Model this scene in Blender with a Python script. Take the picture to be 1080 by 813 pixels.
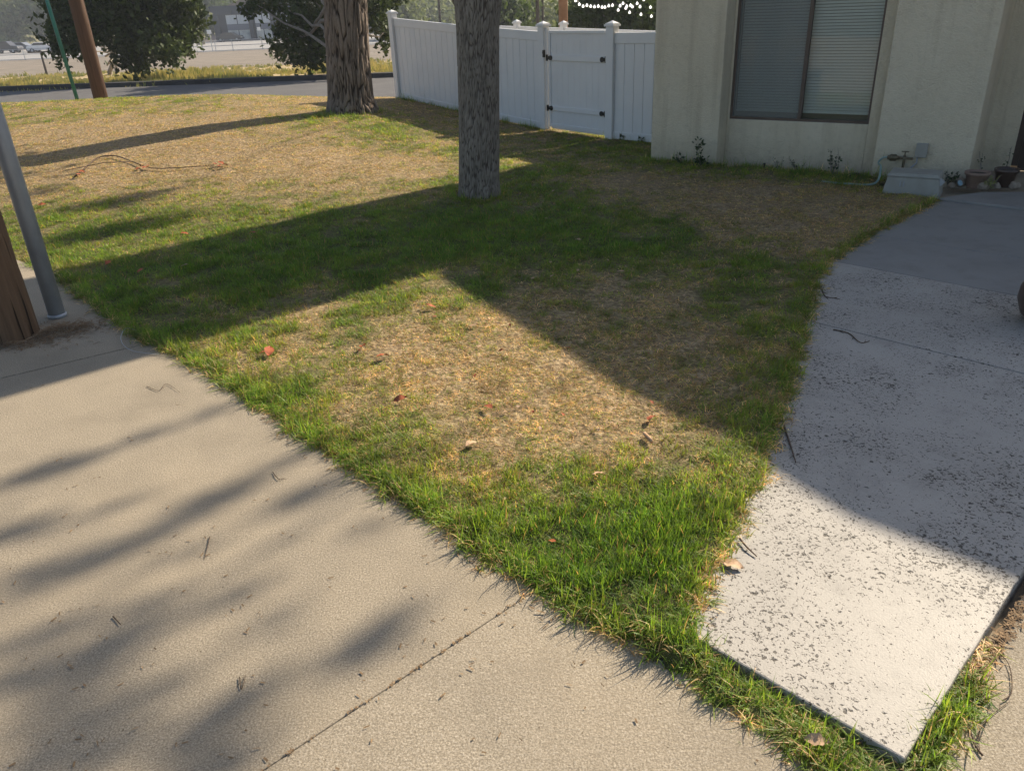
import bpy, bmesh, math, random
import numpy as np
from mathutils import Vector, Matrix, noise as mn
for o in list(bpy.data.objects): bpy.data.objects.remove(o)
S = bpy.context.scene
C = S.collection
rnd = random.Random(7)
R = math.radians

# ------------------------------------------------------------------ camera
F = 820.0; CX, CY = 540.0, 406.5; VP = (614.0, 2090.0); H = 1.75
_d = np.array([VP[0]-CX, VP[1]-CY, F]); _d /= np.linalg.norm(_d)
up_c = -_d; _f = np.array([0, 0, 1.0]); fw_c = _f - _f.dot(up_c)*up_c; fw_c /= np.linalg.norm(fw_c)
rt_c = np.cross(fw_c, up_c)
if rt_c[0] < 0: rt_c = -rt_c
cam = bpy.data.cameras.new('camera'); cam.sensor_width = 36; cam.lens = F/1080*36
cam.clip_start = .05; cam.clip_end = 2000
co = bpy.data.objects.new('camera', cam); C.objects.link(co); S.camera = co
co.matrix_world = Matrix(((rt_c[0], -rt_c[1], -rt_c[2], 0), (fw_c[0], -fw_c[1], -fw_c[2], 0), (up_c[0], -up_c[1], -up_c[2], H), (0, 0, 0, 1)))

# ------------------------------------------------------------------ light
SUN_AZ, SUN_EL = R(49.7), R(34)
W = bpy.data.worlds.new('World'); S.world = W; W.use_nodes = True
sk = W.node_tree.nodes.new('ShaderNodeTexSky'); sk.sky_type = 'NISHITA'; sk.sun_disc = False
sk.sun_elevation = SUN_EL; sk.sun_rotation = SUN_AZ; sk.dust_density = 1.5
W.node_tree.links.new(sk.outputs[0], W.node_tree.nodes['Background'].inputs[0])
W.node_tree.nodes['Background'].inputs[1].default_value = .072
SD = Vector((math.sin(SUN_AZ)*math.cos(SUN_EL), math.cos(SUN_AZ)*math.cos(SUN_EL), math.sin(SUN_EL)))
sl = bpy.data.lights.new('sun', 'SUN'); sl.energy = 4.9; sl.angle = R(.53); sl.color = (1, .87, .68)
so = bpy.data.objects.new('sun', sl); C.objects.link(so); so.rotation_euler = SD.to_track_quat('Z', 'Y').to_euler(); so.location = (8, 8, 14)
S.view_settings.view_transform = 'Standard'; S.view_settings.look = 'None'; S.view_settings.gamma = 1
S.view_settings.exposure = 1.12
S.render.engine = 'CYCLES'
S.cycles.use_denoising = True
S.cycles.max_bounces = 6; S.cycles.transparent_max_bounces = 12
S.cycles.volume_bounces = 0

# ------------------------------------------------------------------ ground shape and pixel helpers
def ss(a, b, x):
    t = min(1.0, max(0.0, (x-a)/(b-a))); return t*t*(3-2*t)
def G(x, y):
    z = .30*ss(6.5, 12.5, y)*(1-.999*ss(-2.8, 1.0, x))
    z += .19*(1-ss(-6.0, -2.2, x))*ss(10, 15, y)
    z *= 1-ss(15.3, 19, y)
    z -= .14*ss(15.8, 19, y)
    z -= 1.6*ss(27.5, 60, y)
    return z
def ray(px, py):
    v = np.array([px-CX, py-CY, F]); return np.array([v.dot(rt_c), v.dot(fw_c), v.dot(up_c)])
def gp(px, py):
    r = ray(px, py); s = 1/math.hypot(r[0], r[1]); d = 1.0
    while d < 500:
        p = r*s*d
        if p[2]+H <= G(p[0], p[1]): break
        d += .01 if d < 30 else .2
    return Vector((p[0], p[1], G(p[0], p[1])))
def at(px, py, Y):
    r = ray(px, py); p = r*Y/r[1]; return Vector((p[0], p[1], p[2]+H))

# ------------------------------------------------------------------ object helpers
def tag(o, label=None, cat=None, group=None, kind=None):
    if label: o['label'] = label
    if cat: o['category'] = cat
    if group: o['group'] = group
    if kind: o['kind'] = kind
    return o
def thing(name, loc, label, cat, group=None, rz=0):
    o = bpy.data.objects.new(name, None); C.objects.link(o); o.location = loc; o.rotation_euler.z = rz
    o.empty_display_size = .1
    return tag(o, label, cat, group)
def link(name, me, mat, parent=None):
    o = bpy.data.objects.new(name, me); C.objects.link(o)
    if mat: me.materials.append(mat)
    if parent is not None: o.parent = parent
    return o
class MB:
    """collects shapes; coordinates are local to the thing it is built for"""
    def __init__(s): s.v = []; s.f = []
    def quad(s, *p):
        n = len(s.v); s.v += [tuple(q) for q in p]; s.f.append(tuple(range(n, n+len(p)))); return s
    def box(s, c, d, M=None):
        n = len(s.v)
        for z in (-1, 1):
            for x, y in ((-1, -1), (1, -1), (1, 1), (-1, 1)):
                q = Vector((x*d[0]/2, y*d[1]/2, z*d[2]/2))
                if M is not None: q = M @ q
                s.v.append(tuple(q+Vector(c)))
        for f in ((3, 2, 1, 0), (4, 5, 6, 7), (0, 1, 5, 4), (1, 2, 6, 5), (2, 3, 7, 6), (3, 0, 4, 7)):
            s.f.append(tuple(n+i for i in f))
        return s
    def tube(s, pts, rad, seg=8, cap=True):
        pts = [Vector(p) for p in pts]
        if not hasattr(rad, '__len__'): rad = [rad]*len(pts)
        n0 = len(s.v); side = None
        for i, p in enumerate(pts):
            a = pts[max(0, i-1)]; b = pts[min(len(pts)-1, i+1)]; t = (b-a).normalized()
            if side is None:
                side = t.orthogonal().normalized()
            else:
                side = (side-t*side.dot(t)).normalized()
            u = t.cross(side)
            for k in range(seg):
                an = 2*math.pi*k/seg
                s.v.append(tuple(p+(side*math.cos(an)+u*math.sin(an))*rad[i]))
        for i in range(len(pts)-1):
            for k in range(seg):
                k2 = (k+1) % seg
                s.f.append((n0+i*seg+k, n0+i*seg+k2, n0+(i+1)*seg+k2, n0+(i+1)*seg+k))
        if cap:
            s.f.append(tuple(n0+k for k in reversed(range(seg))))
            s.f.append(tuple(n0+(len(pts)-1)*seg+k for k in range(seg)))
        return s
    def lathe(s, prof, c=(0, 0, 0), seg=24):
        n0 = len(s.v)
        for r, z in prof:
            for k in range(seg):
                a = 2*math.pi*k/seg; s.v.append((c[0]+r*math.cos(a), c[1]+r*math.sin(a), c[2]+z))
        for i in range(len(prof)-1):
            for k in range(seg):
                k2 = (k+1) % seg
                s.f.append((n0+i*seg+k, n0+i*seg+k2, n0+(i+1)*seg+k2, n0+(i+1)*seg+k))
        return s
    def poly(s, pts, z0, z1):
        """vertical prism over a plan polygon"""
        n = len(pts); n0 = len(s.v)
        s.v += [(p[0], p[1], z0) for p in pts]+[(p[0], p[1], z1) for p in pts]
        s.f.append(tuple(n0+i for i in reversed(range(n)))); s.f.append(tuple(n0+n+i for i in range(n)))
        for i in range(n):
            j = (i+1) % n; s.f.append((n0+i, n0+j, n0+n+j, n0+n+i))
        return s
    def build(s, name, mat, parent=None, smooth=False, bevel=0):
        me = bpy.data.meshes.new(name); me.from_pydata(s.v, [], s.f); me.update()
        if smooth: me.polygons.foreach_set('use_smooth', [True]*len(me.polygons))
        bm = bmesh.new(); bm.from_mesh(me); bmesh.ops.recalc_face_normals(bm, faces=bm.faces); bm.to_mesh(me); bm.free()
        o = link(name, me, mat, parent)
        if bevel:
            b = o.modifiers.new('bevel', 'BEVEL'); b.width = bevel; b.segments = 2; b.limit_method = 'ANGLE'; b.angle_limit = R(40)
        return o
def npmesh(name, V, k, mat, parent=None, attrs=None, smooth=False):
    """V: (n*k,3) vertices, each k consecutive ones a face"""
    V = np.asarray(V, dtype=np.float32); nv = len(V); nf = nv//k
    me = bpy.data.meshes.new(name); me.vertices.add(nv); me.vertices.foreach_set('co', V.ravel())
    me.loops.add(nv); me.loops.foreach_set('vertex_index', np.arange(nv, dtype=np.int32))
    me.polygons.add(nf); me.polygons.foreach_set('loop_start', np.arange(0, nv, k, dtype=np.int32))
    me.polygons.foreach_set('loop_total', np.full(nf, k, dtype=np.int32)); me.update(calc_edges=True)
    for an, val in (attrs or {}).items():
        a = me.attributes.new(an, 'FLOAT', 'POINT'); a.data.foreach_set('value', np.asarray(val, dtype=np.float32))
    return link(name, me, mat, parent)

# ------------------------------------------------------------------ materials
class NT:
    def __init__(s, name):
        s.m = bpy.data.materials.new(name); s.m.use_nodes = True; s.t = s.m.node_tree; s.n = s.t.nodes
        s.b = s.n['Principled BSDF']; s.out = s.n['Material Output']
    def add(s, typ, **kw):
        n = s.n.new(typ)
        for k, v in kw.items():
            if k.startswith('i_'): n.inputs[k[2:].replace('_', ' ')].default_value = v
            else: setattr(n, k, v)
        return n
    def ln(s, a, b): s.t.links.new(a, b)
    def pos(s, scale=(1, 1, 1), obj=False, rot=(0, 0, 0)):
        src = s.add('ShaderNodeTexCoord').outputs['Object'] if obj else s.add('ShaderNodeNewGeometry').outputs['Position']
        mp = s.add('ShaderNodeMapping'); mp.inputs['Scale'].default_value = scale; mp.inputs['Rotation'].default_value = rot
        s.ln(src, mp.inputs['Vector']); return mp.outputs[0]
    def noise(s, vec, scale, detail=3, rough=.55):
        n = s.add('ShaderNodeTexNoise'); n.inputs['Scale'].default_value = scale; n.inputs['Detail'].default_value = detail; n.inputs['Roughness'].default_value = rough
        if vec is not None: s.ln(vec, n.inputs['Vector'])
        return n.outputs['Fac']
    def ramp(s, fac, stops):
        r = s.add('ShaderNodeValToRGB'); e = r.color_ramp.elements
        while len(e) < len(stops): e.new(.5)
        for i, (p, c) in enumerate(stops): e[i].position = p; e[i].color = (*c, 1) if len(c) == 3 else c
        s.ln(fac, r.inputs['Fac']); return r.outputs['Color']
    def mix(s, fac, a, b, mode='MIX'):
        m = s.add('ShaderNodeMix', data_type='RGBA', blend_type=mode)
        for sock, v in ((m.inputs['Factor'], fac), (m.inputs[6], a), (m.inputs[7], b)):
            if isinstance(v, (int, float)): sock.default_value = v
            elif isinstance(v, tuple): sock.default_value = (*v, 1)
            else: s.ln(v, sock)
        return m.outputs[2]
    def math(s, op, a, b=None, clamp=False):
        m = s.add('ShaderNodeMath', operation=op, use_clamp=clamp)
        for i, v in enumerate((a, b)):
            if v is None: continue
            if isinstance(v, (int, float)): m.inputs[i].default_value = v
            else: s.ln(v, m.inputs[i])
        return m.outputs[0]
    def bump(s, h, strength=.5, dist=.01):
        b = s.add('ShaderNodeBump'); b.inputs['Strength'].default_value = strength; b.inputs['Distance'].default_value = dist
        s.ln(h, b.inputs['Height']); s.ln(b.outputs[0], s.b.inputs['Normal'])
    def fin(s, col=None, rough=.8, spec=.3, metal=0):
        if col is not None:
            if isinstance(col, tuple): s.b.inputs['Base Color'].default_value = (*col, 1)
            else: s.ln(col, s.b.inputs['Base Color'])
        if isinstance(rough, (int, float)): s.b.inputs['Roughness'].default_value = rough
        else: s.ln(rough, s.b.inputs['Roughness'])
        s.b.inputs['Specular IOR Level'].default_value = spec; s.b.inputs['Metallic'].default_value = metal
        return s.m
def mottled(name, c1, c2, scale, rough=.8, bump=.3, bscale=None, dist=.01, spec=.3, metal=0, stretch=(1, 1, 1), obj=False):
    t = NT(name); p = t.pos(stretch, obj)
    n = t.noise(p, scale, 5, .6); col = t.ramp(n, [(.3, c1), (.7, c2)])
    if bump: t.bump(t.noise(p, bscale or scale*6, 3), bump, dist)
    return t.fin(col, rough, spec, metal)

def m_driveway(name, base=(.30, .254, .188), groove=True):
    t = NT(name); p = t.pos()
    big = t.noise(p, .9, 4, .6); mid = t.noise(p, 7, 4, .6); fine = t.noise(p, 170, 3, .7); grit = t.noise(p, 110, 4, .75)
    c = t.mix(t.math('MULTIPLY', big, 1), tuple(x*.80 for x in base), tuple(x*1.12 for x in base))
    c = t.mix(.35, c, t.ramp(mid, [(.35, tuple(x*.78 for x in base)), (.65, tuple(x*1.1 for x in base))]))
    c = t.mix(.55, c, t.ramp(fine, [(.36, (.10, .08, .055)), (.52, base), (.68, (.56, .50, .42))]))
    v = t.add('ShaderNodeTexVoronoi', feature='F1'); v.inputs['Scale'].default_value = 34; t.ln(p, v.inputs['Vector'])
    sp = t.math('LESS_THAN', v.outputs['Distance'], .085)
    sel = t.math('MULTIPLY', sp, t.math('GREATER_THAN', t.noise(p, 21, 2), .56))
    c = t.mix(sel, c, (.10, .075, .05))
    st = t.noise(t.pos((1, 1, 1)), 2.3, 5, .65)
    c = t.mix(t.math('MULTIPLY', t.ramp(st, [(.46, (0, 0, 0)), (.72, (1, 1, 1))]), .45), c, (.17, .145, .11))
    c = t.mix(t.math('MULTIPLY', t.ramp(t.noise(p, .45, 4, .6), [(.45, (0, 0, 0)), (.65, (1, 1, 1))]), .3), c, (.36, .29, .20))
    h = t.math('ADD', t.math('MULTIPLY', grit, .8), t.math('MULTIPLY', fine, .25))
    if groove:
        g1 = t.noise(t.pos((11, 60, 1), rot=(0, 0, R(-38))), 1.0, 3, .6)
        h = t.math('ADD', h, t.math('MULTIPLY', g1, .5))
    t.bump(h, .5, .008)
    return t.fin(c, .85, .25)
def m_walk(name, base, pits=True):
    t = NT(name); p = t.pos()
    big = t.noise(p, 1.3, 4, .6); fine = t.noise(p, 180, 2, .6)
    c = t.mix(big, tuple(x*.86 for x in base), tuple(min(.9, x*1.1) for x in base))
    c = t.mix(.25, c, t.ramp(fine, [(.35, tuple(x*.6 for x in base)), (.6, base)]))
    st = t.noise(p, 5, 6, .7)
    c = t.mix(t.math('MULTIPLY', t.ramp(t.noise(p, 1.1, 5, .7), [(.42, (0, 0, 0)), (.68, (1, 1, 1))]), .4), c, tuple(x*.62 for x in base))
    c = t.mix(t.math('MULTIPLY', t.ramp(st, [(.5, (0, 0, 0)), (.72, (1, 1, 1))]), .5), c, tuple(x*.55 for x in base))
    h = t.math('MULTIPLY', fine, .25)
    if pits:
        warp = t.add('ShaderNodeMix', data_type='VECTOR'); 
        dn = t.add('ShaderNodeTexNoise'); dn.inputs['Scale'].default_value = 60; dn.inputs['Detail'].default_value = 3; t.ln(p, dn.inputs['Vector'])
        mp = t.add('ShaderNodeVectorMath', operation='MULTIPLY_ADD'); t.ln(dn.outputs['Color'], mp.inputs[0]); mp.inputs[1].default_value = (.032, .032, .0); t.ln(p, mp.inputs[2])
        for sc, r0, dn_lo in ((30, .21, .52), (66, .24, .45), (135, .26, .41)):
            v = t.add('ShaderNodeTexVoronoi', feature='F1'); v.inputs['Scale'].default_value = sc; t.ln(mp.outputs[0], v.inputs['Vector'])
            cs = t.add('ShaderNodeSeparateColor'); t.ln(v.outputs['Color'], cs.inputs[0])
            dens = t.math('SUBTRACT', t.noise(p, 2.2, 3, .6), dn_lo)
            keep = t.math('ADD', t.math('MULTIPLY', cs.outputs[0], .55), dens)
            rad = t.math('MULTIPLY', t.math('MAXIMUM', t.math('SUBTRACT', keep, .155), 0.0), 3.6*r0)
            msk = t.math('MULTIPLY', t.math('SUBTRACT', t.math('MULTIPLY', rad, t.math('ADD', .45, t.noise(p, 150, 2, .6))), v.outputs['Distance']), 9, clamp=True)
            c = t.mix(t.math('MULTIPLY', msk, .92), c, (.045, .037, .03))
            h = t.math('SUBTRACT', h, msk)
    t.bump(h, .7, .006)
    return t.fin(c, .62 if pits else .7, .45)

def m_grass(name, inst=True):
    t = NT(name)
    at_t = 'INSTANCER' if inst else 'GEOMETRY'
    dry = t.add('ShaderNodeAttribute', attribute_name='dry', attribute_type='INSTANCER').outputs['Fac']
    rv = t.add('ShaderNodeAttribute', attribute_name='rv', attribute_type='INSTANCER').outputs['Fac']
    h = t.add('ShaderNodeAttribute', attribute_name='h').outputs['Fac']
    br = t.add('ShaderNodeAttribute', attribute_name='br').outputs['Fac']
    straw = t.add('ShaderNodeAttribute', attribute_name='straw').outputs['Fac']
    g = t.ramp(br, [(0, (.03, .085, .012)), (.5, (.075, .17, .02)), (1, (.18, .28, .035))])
    s = t.ramp(br, [(0, (.27, .17, .085)), (.5, (.57, .40, .215)), (1, (.82, .65, .385))])
    yel = t.ramp(rv, [(0, (.10, .19, .025)), (1, (.30, .33, .06))])
    g = t.mix(t.math('MULTIPLY', dry, 1.1, clamp=True), g, yel)
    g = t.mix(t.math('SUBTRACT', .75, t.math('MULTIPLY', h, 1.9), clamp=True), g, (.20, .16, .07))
    c = t.mix(straw, g, s)
    pn = t.pos(); vn = t.math('ADD', t.math('MULTIPLY', t.noise(pn, 5, 3, .6), .6), t.math('MULTIPLY', t.noise(pn, 19, 2, .6), .5))
    c = t.mix(1.0, c, t.ramp(vn, [(.36, (.50, .48, .44)), (.66, (1.4, 1.33, 1.2))]), 'MULTIPLY')
    c = t.mix(t.math('MULTIPLY', t.ramp(t.noise(pn, 9, 3, .6), [(.50, (0, 0, 0)), (.68, (1, 1, 1))]), t.math('MULTIPLY', dry, .55)), c, (.16, .085, .04))
    df = t.add('ShaderNodeBsdfPrincipled'); t.ln(c, t.b.inputs['Base Color'])
    t.b.inputs['Roughness'].default_value = .5; t.b.inputs['Specular IOR Level'].default_value = .35
    t.n.remove(df)
    tr = t.add('ShaderNodeBsdfTranslucent'); t.ln(t.mix(1, t.mix(.3, c, (1.0, .95, .6), 'MULTIPLY'), (2.1, 2.0, 1.4), 'MULTIPLY'), tr.inputs[0])
    tr2 = t.add('ShaderNodeMix', data_type='RGBA', blend_type='MULTIPLY')
    ms = t.add('ShaderNodeMixShader'); ms.inputs[0].default_value = .45
    t.ln(t.b.outputs[0], ms.inputs[1]); t.ln(tr.outputs[0], ms.inputs[2]); t.ln(ms.outputs[0], t.out.inputs[0])
    t.n.remove(tr2)
    return t.m
def m_leaf(name, c1, c2, scale=1.5, tr=.35, fine=9):
    t = NT(name); p = t.pos()
    n = t.noise(p, scale, 3); n2 = t.noise(p, fine, 2)
    c = t.mix(.5, t.ramp(n, [(.35, c1), (.65, c2)]), t.ramp(n2, [(.35, c1), (.65, c2)]))
    t.fin(c, .6, .2)
    trn = t.add('ShaderNodeBsdfTranslucent'); t.ln(t.mix(.5, c, (1, .95, .4), 'MULTIPLY'), trn.inputs[0])
    ms = t.add('ShaderNodeMixShader'); ms.inputs[0].default_value = tr
    t.ln(t.b.outputs[0], ms.inputs[1]); t.ln(trn.outputs[0], ms.inputs[2]); t.ln(ms.outputs[0], t.out.inputs[0])
    return t.m
def m_bark(name, c1, c2, sc=(14, 14, 2.5), fur=None):
    t = NT(name); p = t.pos(sc)
    n = t.noise(p, 1, 5, .65); n2 = t.noise(t.pos((60, 60, 18)), 1, 3, .6)
    c = t.mix(.4, t.ramp(n, [(.3, c1), (.7, c2)]), t.ramp(n2, [(.3, c1), (.7, c2)]))
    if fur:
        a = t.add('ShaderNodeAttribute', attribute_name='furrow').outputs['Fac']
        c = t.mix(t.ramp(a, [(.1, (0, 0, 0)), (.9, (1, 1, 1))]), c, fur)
    t.bump(t.math('ADD', t.math('MULTIPLY', n, .6), t.math('MULTIPLY', n2, .5)), .6, .012)
    return t.fin(c, .9, .2)

M = {}
M['drive'] = m_driveway('driveway_concrete', groove=False)
M['drive_rough'] = m_driveway('brushed_concrete', (.305, .26, .195), True)
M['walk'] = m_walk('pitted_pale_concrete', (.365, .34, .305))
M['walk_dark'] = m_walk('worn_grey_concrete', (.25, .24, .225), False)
M['soil'] = mottled('lawn_soil', (.075, .055, .035), (.19, .14, .085), 14, .95, .6, 70, .02)
M['dirt'] = mottled('bare_dirt', (.20, .165, .12), (.33, .275, .20), 1.2, .95, .5, 8, .03)
M['asphalt'] = mottled('street_asphalt', (.085, .083, .085), (.115, .112, .112), 1.5, .9, .4, 60, .01)
M['farlot'] = mottled('pale_road', (.24, .235, .23), (.30, .29, .28), .2, .9, .2, 5, .01)
M['gravel'] = mottled('grey_gravel', (.15, .125, .098), (.22, .185, .145), .5, .95, .4, 6, .03)
M['kerb'] = mottled('dark_kerb', (.035, .035, .037), (.06, .058, .056), 4, .9, .3, 40)
M['grass'] = m_grass('grass_blades')
M['vinyl'] = mottled('white_vinyl', (.62, .625, .635), (.67, .675, .68), 3, .38, 0, spec=.5)
M['black'] = mottled('black_hardware', (.012, .012, .013), (.02, .02, .02), 30, .45, 0)
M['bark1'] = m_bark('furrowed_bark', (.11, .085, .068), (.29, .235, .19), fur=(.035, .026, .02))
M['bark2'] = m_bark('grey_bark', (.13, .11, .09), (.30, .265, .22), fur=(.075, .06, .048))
M['leafdark'] = m_leaf('dark_leaves', (.010, .024, .006), (.07, .10, .018), 1.6, .22)
M['leafmid'] = m_leaf('green_leaves', (.03, .06, .014), (.10, .14, .03), .8, .4)
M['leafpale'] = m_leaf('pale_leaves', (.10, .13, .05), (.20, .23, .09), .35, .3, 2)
M['weed'] = m_leaf('weed_blades', (.15, .20, .06), (.50, .40, .17), .4, .3, 1.6)

def m_stucco():
    t = NT('cream_stucco'); p = t.pos()
    n = t.noise(p, 1.1, 5, .6); n2 = t.noise(p, 16, 4, .65)
    c = t.ramp(n, [(.3, (.62, .545, .40)), (.7, (.71, .635, .485))])
    c = t.mix(t.math('MULTIPLY', t.ramp(n2, [(.52, (0, 0, 0)), (.7, (1, 1, 1))]), .35), c, (.50, .43, .32))
    # dirt splashed up from the soil
    sx = t.add('ShaderNodeSeparateXYZ'); t.ln(t.pos(), sx.inputs[0])
    low = t.math('SUBTRACT', 1.0, t.math('MULTIPLY', sx.outputs[2], 3.2), clamp=True)
    c = t.mix(t.math('MULTIPLY', t.math('MULTIPLY', low, n2), .8), c, (.30, .25, .17))
    # drip stains
    dr = t.noise(t.pos((9, 9, .6)), 1, 3, .6)
    c = t.mix(t.math('MULTIPLY', t.ramp(dr, [(.50, (0, 0, 0)), (.72, (1, 1, 1))]), .4), c, (.42, .35, .24))
    t.bump(t.math('ADD', t.noise(p, 22, 5, .7), t.noise(p, 70, 2, .6)), 1.0, .016)
    return t.fin(c, .92, .2)
M['stucco'] = m_stucco()
def m_oldwood(name, c1, c2, cr):
    t = NT(name); p = t.pos((38, 38, 1.6)); n = t.noise(p, 1, 6, .7); n2 = t.noise(t.pos((3, 3, .8)), 1, 3)
    c = t.mix(.35, t.ramp(n, [(.3, c1), (.7, c2)]), t.ramp(n2, [(.3, c1), (.7, c2)]))
    ck = t.ramp(t.noise(t.pos((26, 26, .9)), 1, 2, .5), [(.60, (0, 0, 0)), (.66, (1, 1, 1))])
    c = t.mix(ck, c, cr)
    t.bump(t.math('SUBTRACT', n, ck), .7, .012); return t.fin(c, .85, .2)
M['pole'] = m_oldwood('weathered_pole_wood', (.085, .052, .033), (.18, .115, .07), (.022, .015, .01))
M['polered'] = m_oldwood('red_brown_pole_wood', (.065, .042, .03), (.14, .088, .062), (.03, .018, .012))
M['galv'] = mottled('galvanised_steel', (.28, .30, .33), (.40, .42, .45), 9, .45, .15, 60, .003, .5, .25, (1, 1, .4))

# ------------------------------------------------------------------ setting
def sheet(name, xs, ys, zf, mat, kind='structure', clip=None, attrs=None):
    V = [(x, y, zf(x, y)) for y in ys for x in xs]; nx = len(xs)
    Fc = []
    for j in range(len(ys)-1):
        for i in range(nx-1):
            if clip and not clip((xs[i]+xs[i+1])/2, (ys[j]+ys[j+1])/2): continue
            Fc.append((j*nx+i, j*nx+i+1, (j+1)*nx+i+1, (j+1)*nx+i))
    me = bpy.data.meshes.new(name); me.from_pydata(V, [], Fc); me.update()
    me.polygons.foreach_set('use_smooth', [True]*len(me.polygons))
    o = link(name, me, mat); tag(o, kind=kind); return o
def spaced(a, b, st):
    n = max(1, int(round((b-a)/st))); return [a+(b-a)*i/n for i in range(n+1)]
xs_far = spaced(-160, -20, 5)[:-1]+spaced(-20, 20, .5)[:-1]+spaced(20, 160, 5)
ys_far = spaced(-12, 30, .5)[:-1]+spaced(30, 70, 1)[:-1]+spaced(70, 190, 6)
def hillz(x, y):
    return 24*ss(190, 300, y)+50*ss(300, 620, y)*(.75+.25*math.sin(x*.011+.6))+3*math.sin(x*.03+y*.02)*ss(200, 260, y)
sheet('ground', xs_far, ys_far, lambda x, y: G(x, y)-.06, M['dirt'])
M['hill'] = mottled('dry_hillside', (.13, .14, .07), (.30, .27, .14), .02, .95, 0)
sheet('hills', spaced(-420, 420, 15), spaced(188, 640, 12), lambda x, y: -1.86+hillz(x, y), M['hill'])
# the street behind the lawn
def road_near(x): return 19.25
def road_far(x): return 26.75-.105*(x+3.4)
me = MB()
xr = spaced(-60, 60, 3)
for a, b in zip(xr[:-1], xr[1:]):
    me.quad((a, road_near(a), -.135), (b, road_near(b), -.135), (b, road_far(b), -.135), (a, road_far(a), -.135))
tag(me.build('road', M['asphalt']), kind='structure')
k = MB()
for a, b in zip(xr[:-1], xr[1:]):
    k.v += [(a, road_far(a), -.2), (b, road_far(b), -.2), (b, road_far(b), .0), (a, road_far(a), .0),
            (a, road_far(a)+.45, -.2), (b, road_far(b)+.45, -.2), (b, road_far(b)+.4, .0), (a, road_far(a)+.4, .0)]
    n = len(k.v)-8
    k.f += [(n, n+1, n+2, n+3), (n+3, n+2, n+6, n+7), (n+5, n+4, n+7, n+6)]
tag(k.build('kerb', M['kerb']), kind='structure')
# gravel band and the far road on the flat beyond the weeds
M['straw'] = mottled('dry_straw_ground', (.28, .21, .10), (.40, .31, .165), .8, .95, .5, 8, .03)
sheet('verge', spaced(-80, 30, 2), spaced(26.5, 69, 1.5), lambda x, y: G(x, y)-.035, M['straw'], clip=lambda x, y: y > road_far(x)+1.0)
sheet('gravel_verge', spaced(-150, 60, 6), spaced(68, 103, 5), lambda x, y: G(x, y)-.02, M['gravel'])
sheet('far_road', spaced(-160, 90, 10), spaced(103, 150, 6), lambda x, y: G(x, y)+.0, M['farlot'])

# concrete: plan polygons from points on the ground
def P(px, py): p = gp(px, py); return (p.x, p.y)
edge_px = [(60, 291), (80, 306), (118, 336), (160, 360), (200, 377), (250, 409), (300, 441), (350, 476), (400, 508), (450, 539), (500, 570), (550, 601), (600, 638), (650, 664), (700, 690)]
edge = [P(*q) for q in edge_px]
C0 = Vector((.932, 1.313)); e_ = Vector((.7256, .6881)); n_ = Vector((-.6881, .7256))
def WK(e, n): q = C0+e_*e+n_*n; return (q.x, q.y)
def inset(pts, d):
    cx = sum(p[0] for p in pts)/len(pts); cy = sum(p[1] for p in pts)/len(pts); return pts
j1a, j1b = Vector((*P(543, 638), 0)), Vector((*P(280, 813), 0)); jd = (j1b-j1a).normalized()
jA = j1a-jd*.12; jB = j1b+jd*3
jn = Vector((jd.y, -jd.x, 0))*.002
s1a, s1b = Vector((*P(128, 369), 0)), Vector((*P(35, 391), 0)); sd_ = (s1b-s1a).normalized(); sA = s1a-sd_*.12; sB = s1b+sd_*6; sn = Vector((-sd_.y, sd_.x, 0))*.006
lo = min(range(len(edge)), key=lambda i: (Vector(edge[i])-jA.to_2d()).length)
hi = min(range(len(edge)), key=lambda i: (Vector(edge[i])-sA.to_2d()).length)
# slabs run a little way under the turf edge, the turf soil lies over them
def under(p, d=.0): return (p[0]+.0, p[1]+.0)
sw = MB().poly([(sB.x-sn.x, sB.y-sn.y), (sA.x-sn.x, sA.y-sn.y), edge[2], edge[1], edge[0], P(-60, 240), (-9, 7.0), (-12, 5)], -.1, 0)
tag(sw.build('sidewalk', M['drive'], bevel=.004), kind='structure')
mid = [(sA.x+sn.x, sA.y+sn.y)]+edge[3:lo+1]+[(jA.x+jn.x, jA.y+jn.y), (jB.x+jn.x, jB.y+jn.y), (-6, -4), (-14, -4), (sB.x+sn.x, sB.y+sn.y)]
tag(MB().poly(mid, -.1, 0).build('driveway', M['drive'], bevel=.004), kind='structure')
tip = [P(730, 712), P(800, 766), P(868, 818)]
rgt = [WK(-.03, -.05), WK(.35, -.055), WK(.8, -.03), WK(2.0, -.022), WK(6.2, -.02), WK(6.2, -4), (9, -4), (jB.x-jn.x, -4), (jB.x-jn.x, jB.y-jn.y), (jA.x-jn.x, jA.y-jn.y)]
tag(MB().poly(list(reversed(edge[lo+1:]))[::-1]+tip+[WK(-.12, -.06)]+rgt[1:], -.1, -.001).build('driveway_apron', M['drive_rough']), kind='structure')
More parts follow.
